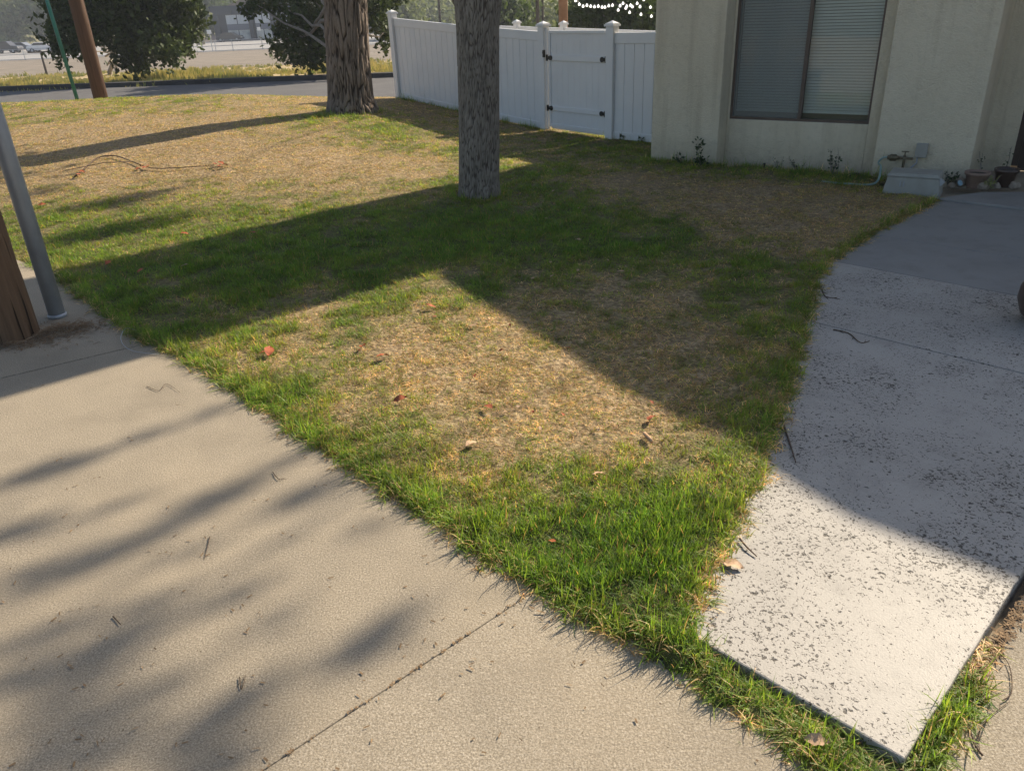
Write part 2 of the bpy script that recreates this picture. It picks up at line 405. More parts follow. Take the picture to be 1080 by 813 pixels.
# walkway slabs
WLN = None
wl = [(0, .60), (.17, .68), (.59, .80), (.92, .90), (1.58, 1.13), (2.6, 1.54), (3.3, 1.83), (3.78, 1.96), (4.62, 2.02), (6.05, 2.04)]
def slab(e0, e1, mat, z, name='walkway', nr=0.0):
    def nl(e):
        for (a, na), (b, nb) in zip(wl[:-1], wl[1:]):
            if a <= e <= b: return na+(nb-na)*(e-a)/(b-a)
        return wl[-1][1]
    L = [WK(e0+.004, nl(e0)+.11)]+[WK(e, n+.11) for e, n in wl if e0+.05 < e < e1-.05]+[WK(e1-.004, nl(e1)+.11)]
    nf = 0 if e0 > 0 else 16
    front = [WK(e0+.004+.0022*mn.noise(Vector((i*.9, 2, 2)))+.0016*mn.noise(Vector((i*2.3, 7, 2))), (nl(e0)+.11)*(1-i/(nf+1))) for i in range(1, nf+1)]
    nr_ = int((e1-e0)/.04); side = [WK(e0+.004+(e1-e0-.008)*i/nr_, nr+.0025*mn.noise(Vector((e0*9+i*.8, 1, 9)))+.002*mn.noise(Vector((e0*9+i*2.1, 4, 9)))) for i in range(nr_+1)]
    pts = side+L[::-1]+front
    tag(MB().poly(pts, -.1, z).build(name, mat, bevel=.006), kind='structure')
slab(0, 2.60, M['walk'], .03)
slab(2.60, 3.78, M['walk'], .03)
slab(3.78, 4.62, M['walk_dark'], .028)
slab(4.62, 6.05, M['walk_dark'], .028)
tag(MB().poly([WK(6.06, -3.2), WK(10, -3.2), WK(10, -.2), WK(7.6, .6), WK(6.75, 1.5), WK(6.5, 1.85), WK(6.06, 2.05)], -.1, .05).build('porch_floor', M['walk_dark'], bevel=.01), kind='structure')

# ------------------------------------------------------------------ lawn
HA = Vector((1.816, 9.742, 0)); HT = Vector((.8135, -.5816, 0)); HN = Vector((-.5816, -.8135, 0))
def Wp(u, off, z=0): return HA+HT*u+HN*off+Vector((0, 0, z))
def wn_(e):
    for (a, na), (b, nb) in zip(wl[:-1], wl[1:]):
        if a <= e <= b: return na+(nb-na)*(e-a)/(b-a)
    return wl[-1][1]
wedge = [WK(e, wn_(e)+.045*mn.noise(Vector((e*5, 0, 3)))+.03*mn.noise(Vector((e*17, 5, 3)))+.04) for e in spaced(.03, 6.03, .05)]
edge_r = []
for a_, b_ in zip(edge[:-1], edge[1:]):
    a_ = Vector(a_); b_ = Vector(b_); nn0 = Vector((-(b_-a_).y, (b_-a_).x)).normalized()
    for i in range(4):
        q = a_.lerp(b_, i/4); q = q-nn0*(.035*mn.noise(Vector((q.x*6, q.y*6, 1)))+.02*mn.noise(Vector((q.x*17, q.y*17, 6)))+.0); edge_r.append((q.x, q.y))
edge_r.append(edge[-1])
Lpoly = [(-30, 9)]+[P(-60, 240)]+edge_r+tip+[WK(-.10, .0), WK(-.02, .10), WK(-.02, .55)]+wedge+[WK(6.05, 2.06)]+[(Wp(2.6, .35).x, Wp(2.6, .35).y), (Wp(2.5, 0).x, Wp(2.5, 0).y), (HA.x, HA.y), (2.6, 10.2), (2.6, 13), (3, 16), (1, 18.8), (-30, 18.8)]
LP = np.array(Lpoly)
def inpoly(X, Y, Q):
    c = np.zeros(X.shape, bool); n = len(Q)
    for i in range(n):
        x1, y1 = Q[i]; x2, y2 = Q[(i+1) % n]
        if y1 == y2: continue
        k = ((y1 > Y) != (y2 > Y)) & (X < (x2-x1)*(Y-y1)/(y2-y1)+x1); c ^= k
    return c
def dedge(X, Y, Q):
    d = np.full(X.shape, 1e9)
    for (x1, y1), (x2, y2) in zip(Q[:-1], Q[1:]):
        vx, vy = x2-x1, y2-y1; L = vx*vx+vy*vy
        if L == 0: continue
        t = np.clip(((X-x1)*vx+(Y-y1)*vy)/L, 0, 1); d = np.minimum(d, np.hypot(X-x1-t*vx, Y-y1-t*vy))
    return d
# where the turf is dry (1) or green (0), how tall, measured from the photograph and laid out on the ground
patch = [  # px, py, dry, tall
 (30, 122, .65, .6), (110, 112, .62, .7), (200, 112, .6, .7), (300, 112, .75, .6), (380, 112, .95, .5), (415, 108, .95, .4),
 (60, 150, .9, .5), (150, 135, .93, .5), (260, 120, .85, .5), (330, 140, .8, .5), (400, 140, .25, 1.0), (372, 124, .25, 1.2), (430, 150, .35, .9), (455, 150, .35, .9),
 (100, 180, 1, .45), (200, 170, 1, .45), (300, 170, 1, .45), (380, 165, .95, .45), (440, 180, .9, .5), (465, 195, .6, .6),
 (30, 190, .85, .5), (60, 205, .6, .7), (150, 205, .75, .6), (250, 203, .75, .6), (350, 205, .7, .6), (420, 205, .6, .7),
 (60, 235, .25, 1), (120, 225, .3, 1), (200, 225, .3, .9), (300, 225, .22, .9), (400, 222, .25, .8), (460, 215, .2, .8),
 (50, 260, .3, 1), (110, 270, .35, 1), (200, 250, .28, .9), (300, 250, .2, .9), (150, 300, .25, 1), (250, 290, .15, 1), (350, 270, .1, 1), (450, 250, .1, .9),
 (540, 190, .1, 1.0), (580, 190, .15, 1), (470, 143, .6, .7), (540, 165, .55, .8), (600, 165, .4, .8), (650, 160, .4, .8), (430, 118, .7, .7), (460, 128, .8, .6), (520, 150, .6, .6),
 (640, 187, 1, .4), (690, 192, 1, .4), (750, 196, 1.05, .35), (800, 200, 1.05, .35), (850, 207, 1.05, .35), (900, 215, 1.05, .35), (920, 220, 1, .4), (940, 215, 1, .4), (720, 205, 1, .4), (780, 215, 1, .4), (880, 232, 1.05, .4), (700, 178, .25, 1.0), (780, 182, .2, 1.2), (850, 188, .2, 1.2), (930, 200, .3, 1.2), (980, 205, .4, 1),
 (600, 220, .2, .9), (680, 205, .5, .7), (620, 250, .12, .9), (700, 240, .4, .7), (780, 235, .8, .5), (850, 245, .95, .45), (900, 240, 1, .4), (880, 258, 1, .4), (520, 240, .08, 1), (550, 270, .12, .9), (650, 270, .2, .9), (750, 270, .25, .8), (820, 280, .3, .8), (850, 275, .7, .6),
 (200, 340, .3, 1), (280, 320, .3, 1), (360, 310, .35, .9), (430, 300, .3, .9), (500, 300, .35, .8), (560, 300, .55, .6), (650, 300, .6, .6), (740, 305, .55, .6), (820, 315, .3, .8),
 (240, 365, .45, .9), (300, 345, .5, .8), (370, 335, .55, .7), (430, 335, .65, .6), (500, 350, .8, .5), (600, 345, .75, .5), (700, 350, .7, .5), (790, 350, .55, .7), (840, 335, .4, .9),
 (300, 390, .6, .8), (370, 380, .8, .6), (450, 380, .85, .5), (550, 390, .9, .45), (650, 400, .85, .45), (750, 400, .65, .6), (815, 400, .5, .9),
 (330, 420, .55, .9), (400, 430, .75, .6), (480, 420, .85, .5), (560, 440, .9, .45), (640, 440, .92, .45), (720, 450, .8, .5), (780, 450, .45, .9),
 (250, 395, .4, 1), (300, 425, .35, 1), (380, 470, .4, 1), (450, 500, .35, 1), (520, 540, .2, 1), (450, 460, .65, .7), (520, 480, .65, .7), (600, 480, .75, .6), (680, 490, .7, .6), (750, 500, .5, .8),
 (480, 400, .95, .4), (540, 420, 1, .4), (600, 420, 1, .4), (680, 425, .95, .4), (640, 370, .9, .4), (740, 375, .85, .5), (700, 325, .8, .5), (600, 325, .8, .5), (560, 520, .3, .9), (630, 520, .25, 1), (700, 530, .3, 1), (760, 540, .35, .9), (600, 560, .06, 1.25), (680, 570, .0, 1.35), (740, 580, .05, 1.2), (620, 610, .05, 1.25), (680, 620, .0, 1.3), (730, 640, .1, 1.0), (690, 670, .12, 1.0), (640, 640, .1, 1.1),
 (760, 725, .25, .8), (830, 770, .25, .8), (900, 805, .3, .8), (550, 590, .1, 1.1), (500, 560, .2, 1.1)]
PT = []
for px, py, dr, tl in patch:
    g_ = gp(px, py); PT.append((g_.x, g_.y, dr, tl))
PT += [(-14, 10, .8, .5), (-14, 14, .8, .5), (-9, 9, .5, .8), (-9, 12, .9, .5), (0, 17.5, .8, .6), (-5, 17.5, .9, .5)]
PT = np.array(PT)
def turf(X, Y):
    w_ = np.zeros(X.shape); D = np.zeros(X.shape); T = np.zeros(X.shape)
    for x, y, dr, tl in PT:
        s2 = .0016*(x*x+y*y)+.02
        w = np.exp(-((X-x)**2+(Y-y)**2)/(2*s2*1.3))+1e-9/((X-x)**2+(Y-y)**2+.01)
        w_ += w; D += w*dr; T += w*tl
    return D/w_, T/w_
def nz(X, Y, s, seed=0):
    return np.array([mn.noise(Vector((x*s+seed, y*s, seed*1.7))) for x, y in zip(X, Y)])
def lawn_sheet(xs, ys, clipfn):
    V = np.array([(x, y) for y in ys for x in xs]); X, Y = V[:, 0], V[:, 1]
    D, T = turf(X, Y)
    amp_ = 1.15-.85*np.clip(np.abs(D-.5)*2, 0, 1)
    D = D+amp_*(.40*nz(X, Y, 2.6, 3)+.36*nz(X, Y, 7, 5))
    D = np.clip((D-.5)*1.15+.5, 0, 1)
    cl = nz(X, Y, 9, 9)+.6*nz(X, Y, 4.5, 19)
    T = T*(1.18+.75*cl)
    ins = inpoly(X, Y, LP); de = dedge(X, Y, LP)
    dist = np.hypot(X, Y)
    dens = np.interp(dist, [1.5, 3, 5, 8, 12, 20], [1500, 1100, 700, 380, 240, 130])
    bare = np.clip(1-.9*np.clip(nz(X, Y, 3.3, 12)-.15, 0, 1)*2.5*D, .25, 1)*np.clip(.85+1.5*cl, .25, 1.25)
    dens = np.where(ins, dens*bare, 0)
    big = np.interp(dist, [1.5, 4, 8, 14, 20], [1, 1.05, 1.25, 1.6, 2.0])
    # the walkway side and the drive side grow longer
    T = np.where(de < .12, np.maximum(T, .75), T)
    nx = len(xs); Fc = []
    for j in range(len(ys)-1):
        for i in range(nx-1):
            if clipfn(xs[i], ys[j]) and (ins[j*nx+i] or ins[j*nx+i+1] or ins[(j+1)*nx+i] or ins[(j+1)*nx+i+1]): Fc.append((j*nx+i, j*nx+i+1, (j+1)*nx+i+1, (j+1)*nx+i))
    dw = dedge(X, Y, np.array(wedge))
    lift = .036*np.clip(1.35-dw/.3, 0, 1)
    Z = [G(x, y)+.014*mn.noise(Vector((x*2.1, y*2.1, 4)))*min(1, d_*4)+(.012+lf if i_ else (-.03 if dw_ > .15 else .018)) for x, y, i_, d_, lf, dw_ in zip(X, Y, ins, de, lift, dw)]
    return V, Z, Fc, dict(dens=dens, dry=D, tall=T, big=big)
parts = [lawn_sheet(spaced(-4.0, 4.4, .07), spaced(1.0, 7.0, .07), lambda x, y: True),
         lawn_sheet(spaced(-18, 4.4, .2), spaced(7.0, 18.8, .2), lambda x, y: True),
         lawn_sheet(spaced(-18, -4.0, .35), spaced(4.9, 7.0, .35), lambda x, y: True)]
V_, F_, A_ = [], [], dict(dens=[], dry=[], tall=[], big=[])
for V, Z, Fc, at_ in parts:
    n0 = len(V_); V_ += [(x, y, z) for (x, y), z in zip(V, Z)]; F_ += [tuple(n0+i for i in f) for f in Fc]
    for k_ in A_: A_[k_] += list(at_[k_])
def lawn_obj(name):
    me = bpy.data.meshes.new(name); me.from_pydata(V_, [], F_); me.update()
    for k_ in A_:
        a = me.attributes.new(k_, 'FLOAT', 'POINT'); a.data.foreach_set('value', np.array(A_[k_], dtype=np.float32))
    me.polygons.foreach_set('use_smooth', [True]*len(me.polygons)); return me
tsoil = NT('turf_soil')
dr_ = tsoil.add('ShaderNodeAttribute', attribute_name='dry').outputs['Fac']
pz = tsoil.pos(); nn = tsoil.noise(pz, 30, 4, .7)
thatch = tsoil.ramp(nn, [(.3, (.08, .055, .032)), (.52, (.29, .21, .12)), (.72, (.55, .42, .25))])
gsoil = tsoil.ramp(nn, [(.3, (.045, .05, .02)), (.7, (.11, .12, .035))])
tsoil.bump(nn, .8, .03)
M['turf'] = tsoil.fin(tsoil.mix(dr_, gsoil, thatch), .95, .15)
soil = link('lawn_soil', lawn_obj('lawn_soil'), M['turf']); tag(soil, kind='structure')

def blade_clump(name, n, rad, hmin, hmax, wid, lean, straw_p, seed, curl=.5, segs=3):
    r = random.Random(seed); V = []; hh = []; bb = []; st = []; Fc = []
    for _ in range(n):
        a = r.uniform(0, 6.283); q = rad*math.sqrt(r.random()); bx, by = q*math.cos(a), q*math.sin(a)
        L = r.uniform(hmin, hmax); d = r.uniform(0, 6.283); ln = max(0.03, r.gauss(lean, lean*.35)); w = wid*r.uniform(.7, 1.25)
        dx, dy = math.cos(d), math.sin(d); sx, sy = -dy, dx
        twist = r.uniform(-.8, .8); b_ = r.random(); s_ = 1.0 if r.random() < straw_p else 0.0
        x, y, z = bx, by, -.006; ang = ln*.4; n0 = len(V)
        for i in range(segs+1):
            f = i/segs; ww = w*(1-f**1.6)*.5 if i < segs else 0
            tx, ty = sx*math.cos(twist*f)+dx*math.sin(twist*f)*.6, sy*math.cos(twist*f)+dy*math.sin(twist*f)*.6
            if i < segs:
                V += [(x-tx*ww, y-ty*ww, z), (x+tx*ww, y+ty*ww, z)]; hh += [f, f]; bb += [b_, b_]; st += [s_, s_]
            else: V.append((x, y, z)); hh.append(1); bb.append(b_); st.append(s_)
            ang += ln*curl*r.uniform(.6, 1.4)
            sl_ = L/segs; x += dx*math.sin(ang)*sl_; y += dy*math.sin(ang)*sl_; z += math.cos(ang)*sl_
            z = max(z, .001)
        for i in range(segs-1): Fc.append((n0+2*i, n0+2*i+1, n0+2*i+3, n0+2*i+2))
        i = segs-1; Fc.append((n0+2*i, n0+2*i+1, n0+2*segs))
    me = bpy.data.meshes.new(name); me.from_pydata(V, [], Fc); me.update()
    for an, val in (('h', hh), ('br', bb), ('straw', st)):
        a = me.attributes.new(an, 'FLOAT', 'POINT'); a.data.foreach_set('value', val)
    me.materials.append(M['grass']); return me
greens = [blade_clump('green_tuft', 22, .035, .028, .062, .0038, .62, .03, 10+i) for i in range(4)]
drys = [blade_clump('dry_tuft', 20, .05, .022, .052, .0030, 1.3, .72, 30+i, .55) for i in range(4)]
def geo_nodes_scatter(o, protos_a, protos_b, seed=1):
    """points on the turf by its density attribute; each carries a green or a dry tuft"""
    ng = bpy.data.node_groups.new('scatter', 'GeometryNodeTree')
    ng.interface.new_socket(name='Geometry', in_out='INPUT', socket_type='NodeSocketGeometry')
    ng.interface.new_socket(name='Geometry', in_out='OUTPUT', socket_type='NodeSocketGeometry')
    N = ng.nodes; L = ng.links.new
    gi = N.new('NodeGroupInput'); go = N.new('NodeGroupOutput')
    def attr(nm):
        a = N.new('GeometryNodeInputNamedAttribute'); a.data_type = 'FLOAT'; a.inputs['Name'].default_value = nm; return a.outputs['Attribute']
    def mth(op, a, b):
        m = N.new('ShaderNodeMath'); m.operation = op
        for i, v in enumerate((a, b)):
            if isinstance(v, (int, float)): m.inputs[i].default_value = v
            else: L(v, m.inputs[i])
        return m.outputs[0]
    def rv(lo_, hi_, sd):
        r = N.new('FunctionNodeRandomValue'); r.data_type = 'FLOAT'; r.inputs['Min'].default_value = lo_ if False else 0
        for i_ in r.inputs:
            if i_.type == 'VALUE' and i_.name == 'Min': i_.default_value = lo_
            if i_.type == 'VALUE' and i_.name == 'Max': i_.default_value = hi_
            if i_.name == 'Seed': i_.default_value = sd
        return [q for q in r.outputs if q.type == 'VALUE'][0]
    dp = N.new('GeometryNodeDistributePointsOnFaces'); dp.distribute_method = 'RANDOM'; dp.inputs['Seed'].default_value = seed
    L(gi.outputs[0], dp.inputs['Mesh']); L(attr('dens'), dp.inputs['Density'])
    ob = []
    jn_ = N.new('GeometryNodeGeometryToInstance')
    for i, me in enumerate(protos_a+protos_b):
        po = bpy.data.objects.new('tuft_source', me)
        ob.append(po)
    for po in reversed(ob):
        oi = N.new('GeometryNodeObjectInfo'); oi.inputs['Object'].default_value = po
        L(oi.outputs['Geometry'], jn_.inputs[0])
    st = N.new('GeometryNodeStoreNamedAttribute'); st.data_type = 'FLOAT'; st.domain = 'POINT'; st.inputs['Name'].default_value = 'rv'
    L(dp.outputs['Points'], st.inputs['Geometry']); L(rv(0, 1, 11), st.inputs['Value'])
    ip = N.new('GeometryNodeInstanceOnPoints'); L(st.outputs[0], ip.inputs['Points'])
    na = len(protos_a)
    c = mth('LESS_THAN', rv(.12, .88, 21), attr('dry'))
    idx = mth('ADD', mth('FLOOR', rv(0, na-.001, 31), 0), mth('MULTIPLY', c, na))
    # each tuft kind is its own instance: join separate "geometry to instance" results
    j2 = N.new('GeometryNodeJoinGeometry')
    N.remove(jn_)
    for po in ob:
        oi = [q for q in N if q.bl_idname == 'GeometryNodeObjectInfo' and q.inputs['Object'].default_value == po][0]
        g2 = N.new('GeometryNodeGeometryToInstance'); L(oi.outputs['Geometry'], g2.inputs[0]); po['_g'] = 1; oi['k'] = 1
    g2s = [q for q in N if q.bl_idname == 'GeometryNodeGeometryToInstance']
    for q in reversed(g2s): L(q.outputs[0], j2.inputs[0])
    L(j2.outputs[0], ip.inputs['Instance']); ip.inputs['Pick Instance'].default_value = True
    L(idx, ip.inputs['Instance Index'])
    cr = N.new('ShaderNodeCombineXYZ'); L(rv(-.15, .15, 5), cr.inputs[0]); L(rv(-.15, .15, 6), cr.inputs[1]); L(rv(0, 6.283, 7), cr.inputs[2])
    e2r = N.new('FunctionNodeEulerToRotation'); L(cr.outputs[0], e2r.inputs[0]); L(e2r.outputs[0], ip.inputs['Rotation'])
    sc = N.new('ShaderNodeCombineXYZ'); bigr = mth('MULTIPLY', attr('big'), rv(.75, 1.2, 8))
    L(bigr, sc.inputs[0]); L(bigr, sc.inputs[1]); L(mth('MULTIPLY', mth('MULTIPLY', attr('tall'), rv(.75, 1.3, 9)), 1.0), sc.inputs[2])
    L(sc.outputs[0], ip.inputs['Scale'])
    L(ip.outputs[0], go.inputs[0])
    md = o.modifiers.new('scatter', 'NODES'); md.node_group = ng
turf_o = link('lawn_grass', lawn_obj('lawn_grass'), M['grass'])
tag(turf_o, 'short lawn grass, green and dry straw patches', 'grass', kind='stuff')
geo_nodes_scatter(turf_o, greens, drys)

# longer blades along the edges of the turf and in the joint beside the walkway
def edge_points():
    pts = []
    def along(Q, n_per_m, spread, bias, tall, drym):
        for a, b in zip(Q[:-1], Q[1:]):
            a = Vector(a); b = Vector(b); L = (b-a).length; d = (b-a)/max(L, 1e-6); nn_ = Vector((-d.y, d.x))
            for _ in range(int(L*n_per_m)+1):
                q = a+d*rnd.uniform(0, L)+nn_*(rnd.gauss(bias, spread)); pts.append((q.x, q.y, rnd.uniform(.6, 1.3)*tall*max(.4, .95+1.1*mn.noise(Vector((q.x*6, q.y*6, 8)))), min(1, max(0, rnd.gauss(drym, .25)))))
    along(edge_r, 300, .03, .02, 1.1, .28); along(edge_r[20:], 200, .035, .035, 1.35, .05)
    along(wedge, 260, .03, .01, 1.0, .5)
    along(tip+[WK(-.14, -.02)], 300, .02, .02, .9, .3)
    along([WK(-.06, .6), WK(-.06, .0)], 330, .022, 0, .85, .25)
    along([WK(-.05, -.035), WK(.42, -.035)], 330, .018, 0, 1.0, .15)
    along([WK(.42, -.03), WK(.60, -.025)], 120, .012, 0, .5, .9)
    along([(Wp(0, .0).x, Wp(0, .0).y), (Wp(2.9, .0).x, Wp(2.9, .0).y)], 90, .1, -.12, 2.2, .25)
    fl = [(-1.897, 15.797), (.69, 12.62)]
    along(fl, 90, .05, -.06, 2.0, .2)
    along([(1.3, 11.7), (2.1, 10.85)], 60, .05, -.06, 1.6, .4)
    for cx_, cy_, rr in ((-2.43, 13.55, .42), (-.277, 8.135, .24)):
        for _ in range(260):
            a = rnd.uniform(0, 6.283); q = rr+abs(rnd.gauss(0, .1)); pts.append((cx_+q*math.cos(a), cy_+q*math.sin(a), rnd.uniform(1, 2.1), rnd.uniform(0, .5)))
    return pts
EP = edge_points()
BV = []; BH = []; BB = []; BS = []
tall_clumps = [blade_clump('long_tuft', 9, .022, .035, .085, .0036, .75, .08, 50+i, .5, 4) for i in range(5)]
eme = bpy.data.meshes.new('edge_points'); wj = dedge(np.array([p[0] for p in EP]), np.array([p[1] for p in EP]), np.array(wedge)); eme.from_pydata([(p[0], p[1], G(p[0], p[1])+(.032 if wj[i] < .15 else .004)) for i, p in enumerate(EP)], [], []); eme.update()
for an, val in (('tall', [p[2] for p in EP]), ('dry', [p[3] for p in EP]), ('big', [1.0+.05*math.hypot(p[0], p[1]) for p in EP])):
    a = eme.attributes.new(an, 'FLOAT', 'POINT'); a.data.foreach_set('value', val)
eo = link('edge_grass', eme, M['grass']); tag(eo, 'longer grass blades overhanging the lawn edges', 'grass', kind='stuff')
dry_long = [blade_clump('dry_long_tuft', 9, .03, .03, .08, .0028, 1.1, .85, 70+i, .5, 4) for i in range(5)]
geo_nodes_scatter(eo, tall_clumps, dry_long)
ng = eo.modifiers['scatter'].node_group
dpn = [q for q in ng.nodes if q.bl_idname == 'GeometryNodeDistributePointsOnFaces'][0]
m2p = ng.nodes.new('GeometryNodeMeshToPoints'); gin = [q for q in ng.nodes if q.bl_idname == 'NodeGroupInput'][0]
ng.links.new(gin.outputs[0], m2p.inputs[0]); ng.links.new(m2p.outputs[0], [q for q in ng.nodes if q.bl_idname == 'GeometryNodeStoreNamedAttribute'][0].inputs['Geometry']); ng.nodes.remove(dpn)

# ------------------------------------------------------------------ foliage and trees
def leaf_cloud(name, lobes, size, mat, parent=None, seed=1, aspect=.55, tw=1.0):
    """lobes: (x, y, z, radius or (rx,ry,rz), leaf count). Leaves sit along short twigs spread through each lobe."""
    r = np.random.default_rng(seed); Vs = []
    for x, y, z, rad, n in lobes:
        rad = np.array(rad if hasattr(rad, '__len__') else (rad, rad, rad*.85), float)
        nt = max(1, int(n/7)); u = r.normal(size=(nt, 3)); u /= np.linalg.norm(u, axis=1)[:, None]
        c = np.array([x, y, z])+u*rad*(r.random((nt, 1))**.45)
        td = r.normal(size=(nt, 3))+u*.8; td[:, 2] -= .3; td /= np.linalg.norm(td, axis=1)[:, None]
        tl = tw*size*r.uniform(2, 5, (nt, 1))
        for k_ in range(7):
            p = c+td*tl*(k_/6)+r.normal(size=(nt, 3))*size*.45
            a = r.normal(size=(nt, 3)); a /= np.linalg.norm(a, axis=1)[:, None]
            b = np.cross(a, r.normal(size=(nt, 3))); b /= np.linalg.norm(b, axis=1)[:, None]+1e-9
            s = size*r.uniform(.6, 1.3, (nt, 1))
            q = np.stack([p-a*s*.5, p+b*s*aspect*.5-a*s*.05, p+a*s*.5, p-b*s*aspect*.5-a*s*.05], 1)
            Vs.append(q.reshape(-1, 3))
    return npmesh(name, np.concatenate(Vs), 4, mat, parent)
def bark_trunk(name, path, radii, mat, parent, seg=150, rows=190, amp=.02, freq=30, stretch=.22, seed=0):
    pts = [Vector(p) for p in path]; n = len(pts); V = []; Fc = []; fur = []
    L = [0]
    for a, b in zip(pts[:-1], pts[1:]): L.append(L[-1]+(b-a).length)
    for j in range(rows+1):
        s = L[-1]*j/rows; i = 0
        while i < n-2 and L[i+1] < s: i += 1
        f = (s-L[i])/(L[i+1]-L[i]); c = pts[i].lerp(pts[i+1], f); ra = radii[i]+(radii[i+1]-radii[i])*f
        for k_ in range(seg):
            a = 6.28318*k_/seg; x, y = math.cos(a), math.sin(a)
            w = mn.noise(Vector((x*2+seed, y*2, c.z*1.5)))*.35
            q = Vector((x*ra*freq+seed+w*3, y*ra*freq, c.z*freq*stretch+w*2))
            d = 1-abs(mn.noise(q))*2.4; d2 = mn.noise(q*2.7)*.35
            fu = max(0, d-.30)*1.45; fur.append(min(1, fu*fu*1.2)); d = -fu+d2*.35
            big = mn.noise(Vector((x*1.2+seed, y*1.2, c.z*.7)))*.05
            rr = ra*(1+big)+amp*d
            V.append((c.x+x*rr, c.y+y*rr, c.z))
    for j in range(rows):
        for k_ in range(seg):
            k2 = (k_+1) % seg; Fc.append((j*seg+k_, j*seg+k2, (j+1)*seg+k2, (j+1)*seg+k_))
    me = bpy.data.meshes.new(name); me.from_pydata(V, [], Fc); me.update()
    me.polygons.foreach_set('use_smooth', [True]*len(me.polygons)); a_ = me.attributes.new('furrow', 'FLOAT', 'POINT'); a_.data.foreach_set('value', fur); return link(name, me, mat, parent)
def limb(p0, p1, r0, r1, sag=0, k_=7, seed=0):
    r = random.Random(seed); p0 = Vector(p0); p1 = Vector(p1); out = []; L = (p1-p0).length
    for i in range(k_+1):
        f = i/k_; q = p0.lerp(p1, f); q.z += sag*4*f*(1-f)*-1
        if 0 < i < k_: q += Vector((r.uniform(-1, 1), r.uniform(-1, 1), r.uniform(-1, 1)))*L*.03
        out.append(q)
    return out, [r0+(r1-r0)*i/k_ for i in range(k_+1)]

# tree 1, on the rise
b1 = gp(372, 119); t1 = thing('tree', b1, 'wide shade tree with deeply furrowed brown bark on the rise, nearer the street', 'tree')
rb = .345
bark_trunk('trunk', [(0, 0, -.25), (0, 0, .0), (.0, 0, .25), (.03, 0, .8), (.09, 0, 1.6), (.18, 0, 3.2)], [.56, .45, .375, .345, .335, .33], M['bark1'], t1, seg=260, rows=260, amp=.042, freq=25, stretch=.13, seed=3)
lm = MB(); ends = []
for i in range(7):
    a = i*.9+.4; e = (math.cos(a)*rnd.uniform(1.6, 2.8), math.sin(a)*rnd.uniform(1.6, 2.8)+.6, rnd.uniform(6.2, 8.6))
    pts, rad = limb((0.17, 0, 3.0+.05*i), e, .16, .04, -.3, seed=i); lm.tube(pts, rad, 8); ends.append(e)
o = lm.build('limbs', M['bark1'], t1, True)
leaf_cloud('crown', [(*e, 1.4, 700) for e in ends]+[(0, .8, 8.4, 2.0, 1400)], .16, M['leafmid'], t1, 5)
# tree 2, in front of the fence
b2 = gp(503, 207); t2 = thing('tree', b2, 'slimmer grey barked tree standing in the lawn in front of the white fence', 'tree')
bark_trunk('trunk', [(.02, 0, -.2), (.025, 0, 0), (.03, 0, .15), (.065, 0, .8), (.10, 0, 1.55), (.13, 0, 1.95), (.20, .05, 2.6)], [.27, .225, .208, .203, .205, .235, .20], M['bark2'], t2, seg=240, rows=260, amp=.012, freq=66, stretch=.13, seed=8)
lm = MB(); ends = []
for i in range(7):
    a = i*.9+1; e = (math.cos(a)*rnd.uniform(1.2, 2.2)+.1, math.sin(a)*rnd.uniform(1.2, 2.2)+.5, rnd.uniform(6.0, 7.8))
    pts, rad = limb((0.18, .04, 2.4+.04*i), e, .09, .03, -.2, seed=20+i); lm.tube(pts, rad, 8); ends.append(e)
pts, rad = limb((.03, 0, 1.66), (-1.3, .4, 4.4), .075, .05, .25, seed=33); lm.tube(pts, rad, 10)
lm.build('limbs', M['bark2'], t2, True)
leaf_cloud('crown', [(*e, 1.1, 500) for e in ends]+[(0, .6, 7.2, 1.5, 900)], .14, M['leafmid'], t2, 6)

def bg_tree(label, base, lobes, trunk, mat, size, seed, group=None, name='tree', bark='bark2', per=1.0, tw=1.0):
    base = Vector(base); t = thing(name, base, label, 'tree', group)
    L = [(x-base.x, y-base.y, z-base.z, r, n*per) for x, y, z, r, n in lobes]
    leaf_cloud('crown', L, size, mat, t, seed, tw=tw)
    mb = MB(); top = max(l[2] for l in L)
    cx_ = sum(l[0] for l in L)/len(L); cy_ = sum(l[1] for l in L)/len(L)
    pts, rad = limb((0, 0, -.2), (cx_*.4, cy_*.4, top*.75), trunk, trunk*.45, 0, seed=seed); mb.tube(pts, rad, 10)
    for i, l in enumerate(L[::max(1, len(L)//8)]):
        f = pts[2+i % 4]; p2, r2 = limb(f, l[:3], trunk*.4, trunk*.08, 0, seed=seed+i); mb.tube(p2, r2, 6)
    mb.build('trunk', M[bark], t, True)
    return t
def lobes_px(L, Y, dpt, n0=1.0, seed=0):
    r = random.Random(seed); out = []
    for px, py, rp in L:
        yy = Y+r.uniform(-dpt, dpt); p = at(px, py, yy); ra = rp*yy/820*.92
        out.append((p.x, p.y, p.z, (ra, ra*1.2, ra*.9), int(60+5.2*rp*rp*n0)))
    return out
